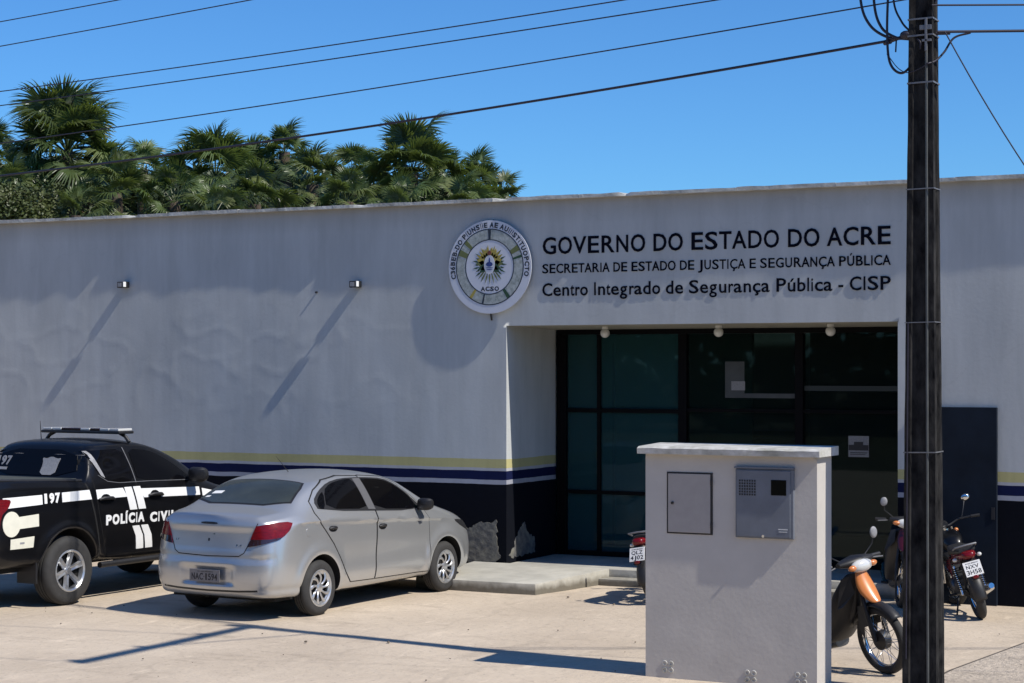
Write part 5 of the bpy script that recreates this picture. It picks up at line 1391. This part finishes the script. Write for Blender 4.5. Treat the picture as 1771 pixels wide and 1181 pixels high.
    ex = MB(); ex.tube([(.72, -.06, .44), (.86, -.08, .36), (.72, -.13, .22), (.40, -.15, .21), (.20, -.15, .25)], .018, 10); ex.tube([(.22, -.15, .25), (.16, -.15, .265), (-.22, -.155, .36), (-.27, -.155, .37)], [.025, .045, .048, .03], 14)
    ex.build('exhaust', ch, t, smooth=60)
    MB().tube([(.40, .12, .25), (.30, .22, .03), (.34, .25, 0.015)], .010, 8).build('side_stand', bp, t)
    MB().tube([(0, .085, R), (.5, .085, .33)], .028, 8).build('chain_guard', bp, t)
    return t
GM = 'motorcycles parked near the entrance'
PT = lambda a, b: [('AC-RIO BRANCO', -.07, .07, .055, .068), (a, -.07, .07, .0, .042), (b, -.08, .08, -.065, -.015)]
motorcycle('motorcycle', 'dark red motorcycle, only its tail showing left of the meter pillar', (-8.67, -1.66, 0), math.radians(90), -.17, M['red_paint'], M['red_paint'], PT('QLZ', '4J02'), None)
motorcycle('motorcycle', 'black and red motorcycle seen from behind by the slate blue door', (-4.985, -1.25, 0), math.radians(114), -.27, M['red_paint'], M['black_paint'], PT('NXV', '3H58'), None, .35)

def scooter(lab, loc, rz, lean, paint, group=None, steer=0.0):
    t = thing('motorcycle', lab, 'motorcycle', loc, rz, group); t.rotation_euler = (lean, 0, rz)
    R = .305; bp, st, ch = M['black_plastic'], M['steel'], M['chrome']
    moto_wheel(t, 0, R * .92, R * .92, .05)
    S = Matrix.Translation((1.13, 0, .70)) @ Matrix.Rotation(steer, 4, 'Z') @ Matrix.Translation((-1.13, 0, -.70))
    moto_wheel(t, 1.24, R, R, .040, True, S)
    fender(t, 1.24, R, R + .02, .062, 42, 165, bp, Tm=S)
    mb = MB()
    for s in (-1, 1):
        # fender side skirts joined to the leg covers
        mb.add([S @ Vector(p) for p in ((1.10, s * .068, .30), (1.03, s * .068, .40), (1.05, s * .068, .60), (1.20, s * .068, .62), (1.18, s * .07, .44), (1.12, s * .075, .42))], [(0, 1, 5), (1, 2, 5), (2, 3, 4, 5)])
    mb.build('mudguard_skirt', bp, t)
    for s in (-1, 1):
        MB().tube([S @ Vector(p) for p in ((1.24, s * .075, R), (1.19, s * .075, .50), (1.12, s * .06, .72))], [.020, .024, .018], 10).build('fork_leg', bp, t, smooth=60)
        MB().tube([(0, s * .12, R * .92), (.08, s * .12, .58)], .022, 8).build('shock_absorber', bp, t)
        a = S @ Vector((.99, s * .13, 1.00)); b = S @ Vector((1.0, s * .26, 1.15))
        MB().tube([a, S @ Vector((.98, s * .25, 1.08)), b], .006, 6).build('mirror_stem', bp, t, smooth=60)
        MB().ball(b + Vector((0, s * .01, .03)), .050, 14, 8, (.32, .85, 1.05)).build('mirror', M['grey_vinyl'], t, smooth=60)
        MB().tube([S @ Vector((.97, s * .22, .975)), S @ Vector((.95, s * .34, .965))], .019, 10).build('grip', bp, t)
        MB().tube([S @ Vector((1.0, s * .2, .97)), S @ Vector((1.02, s * .32, .955))], .006, 6).build('lever', st, t)
        lens(t, S @ Vector((1.12, s * .115, .955)), .036, M['orange_lens'], sc=(.8, 1.3, .75))
    # handlebar cowl and headlamp
    c = MB(); c.loft([(-.19, 0, 0, .03, .02, 2), (-.13, .0, .0, .06, .035, 2.4), (0, 0.01, .0, .095, .055, 2.6), (.13, 0, 0, .06, .035, 2.4), (.19, 0, 0, .03, .02, 2)], 18, axis='y')
    for i, v in enumerate(c.v): c.v[i] = tuple(S @ Vector((v[0] + 1.02, v[1], v[2] + .985)))
    c.build('handlebar_cowl', bp, t, smooth=60)
    hm = MB(); hm.ball((0, 0, 0), .085, 20, 10, (.62, 1.4, .68))
    for i, v in enumerate(hm.v): hm.v[i] = tuple(S @ Vector((v[0] + 1.105, v[1], v[2] + .955)))
    hm.build('headlamp', M['clear_lens'], t, smooth=60)
    # leg shield: curved plate with coloured nose panel
    def shell(name, m, pts, th=.012, yb=0):
        vs = []; q = len(pts[0]); mb = MB()
        for row in pts: vs += [Vector(p) for p in row]
        fs = [(i * q + k, i * q + k + 1, (i + 1) * q + k + 1, (i + 1) * q + k) for i in range(len(pts) - 1) for k in range(q - 1)]
        mb.add(vs, fs); o = mb.build(name, m, t, smooth=60); s = o.modifiers.new('thickness', 'SOLIDIFY'); s.thickness = th
        b = o.modifiers.new('sub', 'SUBSURF'); b.levels = 1; b.render_levels = 2
        return o
    def row(z, xf, w, back): return [(xf - back, -w, z), (xf - back * .45, -w * .88, z), (xf - back * .1, -w * .4, z), (xf, 0, z), (xf - back * .1, w * .4, z), (xf - back * .45, w * .88, z), (xf - back, w, z)]
    shell('leg_shield', bp, [row(.90, 1.08, .10, .08), row(.80, 1.07, .17, .13), row(.65, 1.02, .21, .17), row(.48, .95, .205, .17), row(.34, .86, .19, .14), row(.24, .76, .16, .10)])
    shell('nose_panel', paint, [row(.93, 1.10, .05, .03), row(.86, 1.13, .08, .05), row(.78, 1.175, .10, .07), row(.70, 1.225, .09, .07), row(.645, 1.27, .055, .05)], .012)
    for s in (-1, 1):
        MB().add([(1.00, s * .168, .86), (1.055, s * .115, .88), (1.10, s * .115, .74), (1.02, s * .205, .62), (.96, s * .22, .60)], [(0, 1, 2, 3, 4)]).build('side_panel', bp, t)
    b = MB(); b.loft([(.30, 0, .40, .10, .10, 3), (.50, 0, .36, .09, .08, 3), (.80, 0, .40, .07, .10, 3), (.98, 0, .60, .07, .12, 3), (1.06, 0, .82, .05, .08, 2.6)], 18); b.build('frame_cover', bp, t, smooth=60)
    e = MB(); e.loft([(.40, 0, .24, .09, .07, 3), (.55, 0, .23, .12, .09, 3), (.72, 0, .24, .08, .06, 3)], 16); e.build('engine', M['engine'], t, smooth=50)
    tb = MB(); tb.loft([(-.32, 0, .74, .04, .03, 2.4), (-.24, 0, .70, .09, .08, 2.6), (.0, 0, .64, .13, .12, 2.8), (.22, 0, .58, .13, .14, 2.8), (.38, 0, .48, .10, .12, 2.8)], 20); tb.build('rear_body', bp, t, smooth=60)
    st_ = MB(); st_.loft([(-.28, 0, .80, .08, .02, 2.6), (-.16, 0, .80, .12, .035, 3), (.10, 0, .765, .13, .04, 3), (.30, 0, .75, .12, .045, 3), (.42, 0, .73, .07, .035, 2.6)], 20); st_.build('seat', M['leather'], t, smooth=60)
    lens(t, (-.31, 0, .72), .05, M['red_lens'], 'tail_lamp', (.6, 1.4, .8))
    fender(t, 0, R * .92, R + .03, .07, 70, 190, bp)
    ex = MB(); ex.tube([(.55, -.1, .18), (.30, -.14, .18), (.0, -.15, .24), (-.25, -.15, .32)], [.015, .03, .045, .04], 12); ex.build('exhaust', ch, t, smooth=60)
    MB().tube([(.42, .10, .20), (.30, .20, .015)], .010, 8).build('side_stand', bp, t)
    MB().tube([(.50, -.2, .19), (.50, .2, .19)], .014, 8).build('footrest', bp, t)
    number_plate(t, (-.33, 0, .56), .18, .15, PT('NAB', '1H23'), .4)
    # screen-side details: cable and horn
    MB().tube([S @ Vector((1.02, .05, .95)), S @ Vector((1.16, .09, .70)), S @ Vector((1.22, .085, .32))], .004, 6).build('brake_cable', bp, t, smooth=60)
    return t
scooter('orange and black motorcycle with spoked wheel parked right of the meter pillar', (-5.975, -4.735, 0), math.radians(-30), .19, M['orange_paint'], None, -.05).scale = (1.04,) * 3
scooter('dark red motorcycle in the entrance shade half hidden by the utility pole', (-6.46, 0.50, 0.0), math.radians(-72), -.10, mat('maroon_paint', (0.05, 0.003, 0.006), 0.3, coat=0.5), None, .1)

# ------------------------------------------------------------------ palms behind the building
M['palm'] = mat('palm_leaf', (0.06, 0.098, 0.032), 0.36, col2=(0.10, 0.13, 0.045), vscale=0.9, obj_rand=0.5)
M['palm_light'] = mat('young_palm_leaf', (0.15, 0.175, 0.06), 0.42, col2=(0.09, 0.12, 0.04), vscale=1.2, obj_rand=0.3)
M['palm_dry'] = mat('dry_palm_leaf', (0.22, 0.16, 0.085), 0.8, col2=(0.13, 0.07, 0.04), vscale=1.5, obj_rand=0.3)
M['trunk'] = mat('palm_trunk', (0.10, 0.075, 0.05), 0.9, col2=(0.05, 0.035, 0.025), vscale=6, bump=0.03, bscale=10)
for k in ('palm', 'palm_light'):
    nt, bs = nodes_of(M[k]); tr_ = nt.nodes.new('ShaderNodeBsdfTranslucent'); tr_.inputs[0].default_value = (0.16, 0.22, 0.04, 1); mx = nt.nodes.new('ShaderNodeMixShader'); mx.inputs[0].default_value = .3
    out = [n for n in nt.nodes if n.type == 'OUTPUT_MATERIAL'][0]
    nt.links.new(bs.outputs[0], mx.inputs[1]); nt.links.new(tr_.outputs[0], mx.inputs[2]); nt.links.new(mx.outputs[0], out.inputs[0])
def frond_mesh(name, R, L, nseg, droop, spread, fold, seed, ragged=.1):
    rnd = random.Random(seed); mb = MB()
    mb.tube([(0, 0, 0), (L * .5, 0, L * .04), (L, 0, 0)], [.022, .016, .012], 4, cap=False)
    vs = []; fs = []
    for i in range(nseg):
        a = math.radians(-spread + 2 * spread * i / (nseg - 1)) + rnd.uniform(-.03, .03)
        r = R * (1 - .22 * abs(a) / 2.4) * rnd.uniform(1 - ragged, 1)
        tip = droop * rnd.uniform(.6, 1.5); sw = rnd.uniform(-.06, .06)
        prev = None; w0 = R * math.radians(2 * spread) / nseg * .48
        for j, t in enumerate((.04, .35, .62, .85, 1.0)):
            rr = r * t; aa = a + sw * t
            up = fold * abs(math.sin(a)) * rr - tip * R * max(0, t - .35) ** 2 * 1.6
            c = Vector((L + rr * math.cos(aa) , rr * math.sin(aa), up))
            w = w0 * (.25, .62, .60, .34, .02)[j]
            s = Vector((-math.sin(aa), math.cos(aa), 0)) * w
            rg = Vector((0, 0, w * .45))
            n = len(vs); vs += [c - s, c + rg, c + s]
            if prev is not None: fs += [(prev, prev + 1, n + 1, n), (prev + 1, prev + 2, n + 2, n + 1)]
            prev = n
    mb.add(vs, fs)
    me = bpy.data.meshes.new(name); me.from_pydata(mb.v, [], mb.f); me.update()
    return me
FR = [frond_mesh('frond', .92, .85 + .12 * i, 32 + 2 * i, .16 + .16 * i, 128 - 6 * i, .08 + .05 * i, i) for i in range(5)]
FD = [frond_mesh('dry_frond', .9, .8, 14, 1.9, 70, .3, 40 + i, .4) for i in range(2)]
for f in FR: f.materials.append(M['palm'])
FL = [f.copy() for f in FR]
for f in FL: f.materials.clear(); f.materials.append(M['palm_light'])
for f in FD: f.materials.append(M['palm_dry'])
def palm(x, y, h, r, n, lab, seed, light=.15, dry=0, e0=-50, e1=86):
    rnd = random.Random(seed); n = int(n * 1.1)
    t = thing('palm_tree', lab, 'palm tree', (x, y, -0.02), rnd.uniform(0, 6.28), 'fan palms behind the building')
    mb = MB(); bx, by = rnd.uniform(-.3, .3), rnd.uniform(-.3, .3)
    mb.tube([(bx * (1 - k / 8), by * (1 - k / 8), h * k / 8) for k in range(9)], [.26, .22, .2, .19, .19, .19, .2, .21, .16], 12); mb.build('trunk', M['trunk'], t, smooth=60)
    ga = 2.39996
    for i in range(n):
        u = (i + .5) / n
        el = math.radians(e1 - (e1 - e0) * u ** .85 + rnd.uniform(-9, 9)); az = i * ga + rnd.uniform(-.25, .25)
        src = rnd.choice(FL if rnd.random() < light * .8 + .25 * (u > .75) else FR)
        o = bpy.data.objects.new('frond', src); COL.objects.link(o); o.parent = t
        o.location = (0, 0, h - .25 * u)
        o.rotation_euler = (Matrix.Rotation(az, 3, 'Z') @ Matrix.Rotation(-el, 3, 'Y') @ Matrix.Rotation(rnd.uniform(-.7, .7), 3, 'X')).to_euler()
        o.scale = (r * rnd.uniform(.85, 1.1),) * 3
    for i in range(dry):
        o = bpy.data.objects.new('dry_frond', rnd.choice(FD)); COL.objects.link(o); o.parent = t
        o.location = (0, 0, h - .4); az = rnd.uniform(0, 6.28)
        o.rotation_euler = (Matrix.Rotation(az, 3, 'Z') @ Matrix.Rotation(math.radians(rnd.uniform(65, 85)), 3, 'Y')).to_euler(); o.scale = (r * .9,) * 3
    return t
def at(px, py, Y):
    """world point of the plane y=Y seen at this place of the photograph (used to lay the palms out)"""
    a = (px - 885.5) / 3300; b = -(py - 633) / 3300; c, s = .8897, .4566
    t = (Y + 22.28) / (c + a * s)
    return t * (-s + a * c), 2.78 + b * t
PALMS = [  # px, crown-centre py, depth, radius scale, fronds, label, light, dry
 (116, 258, 20, 1.0, 64, 'tallest bushy fan palm left of centre above the black pickup', .12, 5),
 (-15, 262, 22, .62, 30, 'fan palm cut by the left edge of the picture', .15, 0),
 (22, 330, 18, .55, 26, 'low fan palm left of the tallest palm', .35, 1),
 (200, 330, 17, .62, 30, 'yellow-green low fan palm just right of the tallest palm', .75, 3),
 (247, 292, 25, .58, 26, 'dark fan palm in the dip right of the tallest palm', .02, 0),
 (300, 345, 18, .55, 26, 'low dark fan palm behind parapet, fifth from the left', .25, 1),
 (372, 305, 21, .85, 40, 'broad fan palm left of the twin-topped group', .2, 1),
 (432, 300, 24, .62, 30, 'fan palm touching the broad palm from the right', .15, 0),
 (440, 352, 17, .62, 28, 'pale striped low fan palm below the middle group', .45, 1),
 (492, 262, 24, .50, 30, 'narrow tall fan palm crossed by the thick cable', .03, 0),
 (540, 318, 20, .58, 28, 'olive fan palm right of the narrow tall palm', .4, 3),
 (608, 298, 25, .50, 24, 'upright thin fan palm in the middle gap', .1, 0),
 (600, 348, 17, .52, 24, 'low yellowish fan palm with a bent pale leaf', .6, 2),
 (645, 318, 23, .50, 24, 'dark fan palm left of the round fan palm', .05, 0),
 (712, 300, 20, .80, 42, 'round full fan palm nearest the crest', .12, 2),
 (772, 318, 23, .55, 26, 'fan palm right behind the round full palm', .15, 0),
 (828, 325, 21, .55, 28, 'second last fan palm on the right', .1, 0),
 (865, 352, 20, .50, 24, 'lowest fan palm at the right end of the row', .3, 0),
 (800, 350, 18, .45, 22, 'small low fan palm under the right end of the row', .2, 0),
 (690, 362, 17, .45, 20, 'small low fan palm tucked below the round palm', .3, 1),
 (130, 372, 15, .50, 20, 'low fan palm with hanging brown leaves under the tallest palm', .4, 8),
 (370, 372, 15, .50, 20, 'lowest fan palm in front of the broad palm', .3, 1),
]
for i, (px, py, Y, r, n, lab, li, dry) in enumerate(PALMS):
    X, Z = at(px, py, Y)
    palm(X, Y, Z, r, n, lab, 100 + i, li, dry)
# broadleaf tree in the left corner, a mass of green behind
M['leaf'] = mat('broad_leaf', (0.04, 0.06, 0.014), 0.5, col2=(0.09, 0.10, 0.024), vscale=1.3)
M['dark_leaf'] = mat('dark_leaf', (0.025, 0.045, 0.014), 0.6, col2=(0.05, 0.07, 0.022), vscale=1.5)
def leafy(name, lab, px, py, Y, rx, rz, n, m, seed, ls=.16, cat='tree', kind=None):
    X, Z = at(px, py, Y); rnd = random.Random(seed)
    t = thing(name, lab, cat, (X, Y, -0.02))
    mb = MB(); mb.tube([(0, 0, 0), (.1, 0, Z * .5), (0, .1, Z)], [.2, .15, .07], 8)
    for k in range(9):
        a = k * 2.4; mb.tube([(0.05, 0, Z * .75), (rx * .7 * math.cos(a), rx * .7 * math.sin(a), Z + rz * rnd.uniform(-.6, .6))], [.06, .02], 5)
    mb.build('trunk', M['trunk'], t)
    vs = []; fs = []
    cl = [Vector((rnd.gauss(0, .45) * rx, rnd.gauss(0, .45) * rx, Z + rnd.gauss(0, .42) * rz)) for _ in range(60)]
    for i in range(n):
        c = rnd.choice(cl) + Vector((rnd.gauss(0, 1), rnd.gauss(0, 1), rnd.gauss(0, .8))) * .20
        d = Vector((rnd.gauss(0, 1), rnd.gauss(0, 1), rnd.gauss(-.3, .6))).normalized(); s = d.orthogonal().normalized() * ls * .32; L = ls * rnd.uniform(.7, 1.3)
        k = len(vs); vs += [c, c + d * L * .5 + s, c + d * L, c + d * L * .5 - s]; fs.append((k, k + 1, k + 2, k + 3))
    me = bpy.data.meshes.new('crown'); me.from_pydata(vs, [], fs); link('crown', me, m, t)
    return t
leafy('broadleaf_tree', 'yellow-green leafy tree low at the left edge behind the parapet', 35, 362, 14.5, .75, .62, 12000, M['leaf'], 5, .085)
leafy('broadleaf_tree', 'dark leafy bush between the palms behind the parapet', 330, 372, 24, 1.2, .8, 3500, M['dark_leaf'], 6, .2, 'bush')
X0, _ = at(-60, 370, 27); X1, _ = at(905, 370, 27)
vs = []; fs = []; rnd = random.Random(3)
for i in range(30000):
    x = rnd.uniform(X0, X1); u = (x - X0) / (X1 - X0)
    top = 9.3 - 1.9 * max(0, u) ** 1.1 + .7 * noise.noise(Vector((x * .9, 0, 0)))
    c = Vector((x, 27 + rnd.gauss(0, .7), top - abs(rnd.gauss(0, 1.6))))
    d = Vector((rnd.gauss(0, 1), rnd.gauss(0, 1), rnd.gauss(.4, .8))).normalized(); s = d.orthogonal().normalized() * .09; L = rnd.uniform(.3, .7)
    k = len(vs); vs += [c, c + d * L * .5 + s, c + d * L, c + d * L * .5 - s]; fs.append((k, k + 1, k + 2, k + 3))
me = bpy.data.meshes.new('thicket'); me.from_pydata(vs, [], fs)
tag(link('thicket', me, M['dark_leaf']), kind='stuff')
print('OBJECTS', len(bpy.data.objects))

# unseen trees added behind the camera so glass and paint mirror less blue sky
vs = []; fs = []; rnd = random.Random(11)
for i in range(14000):
    x = rnd.uniform(-80, 55); top = 10.5 + 2.5 * noise.noise(Vector((x * .12, 3, 0))) + 1.2 * noise.noise(Vector((x * .5, 8, 0)))
    c = Vector((x, -52 + rnd.gauss(0, 1.5), rnd.uniform(0, top)))
    d = Vector((rnd.gauss(0, 1), rnd.gauss(0, 1), rnd.gauss(.3, .8))).normalized(); s = d.orthogonal().normalized() * .45; L = rnd.uniform(.8, 1.8)
    k = len(vs); vs += [c, c + d * L * .5 + s, c + d * L, c + d * L * .5 - s]; fs.append((k, k + 1, k + 2, k + 3))
me = bpy.data.meshes.new('unseen_reflection_trees'); me.from_pydata(vs, [], fs)
tag(link('unseen_reflection_trees', me, M['dark_leaf']), kind='stuff')
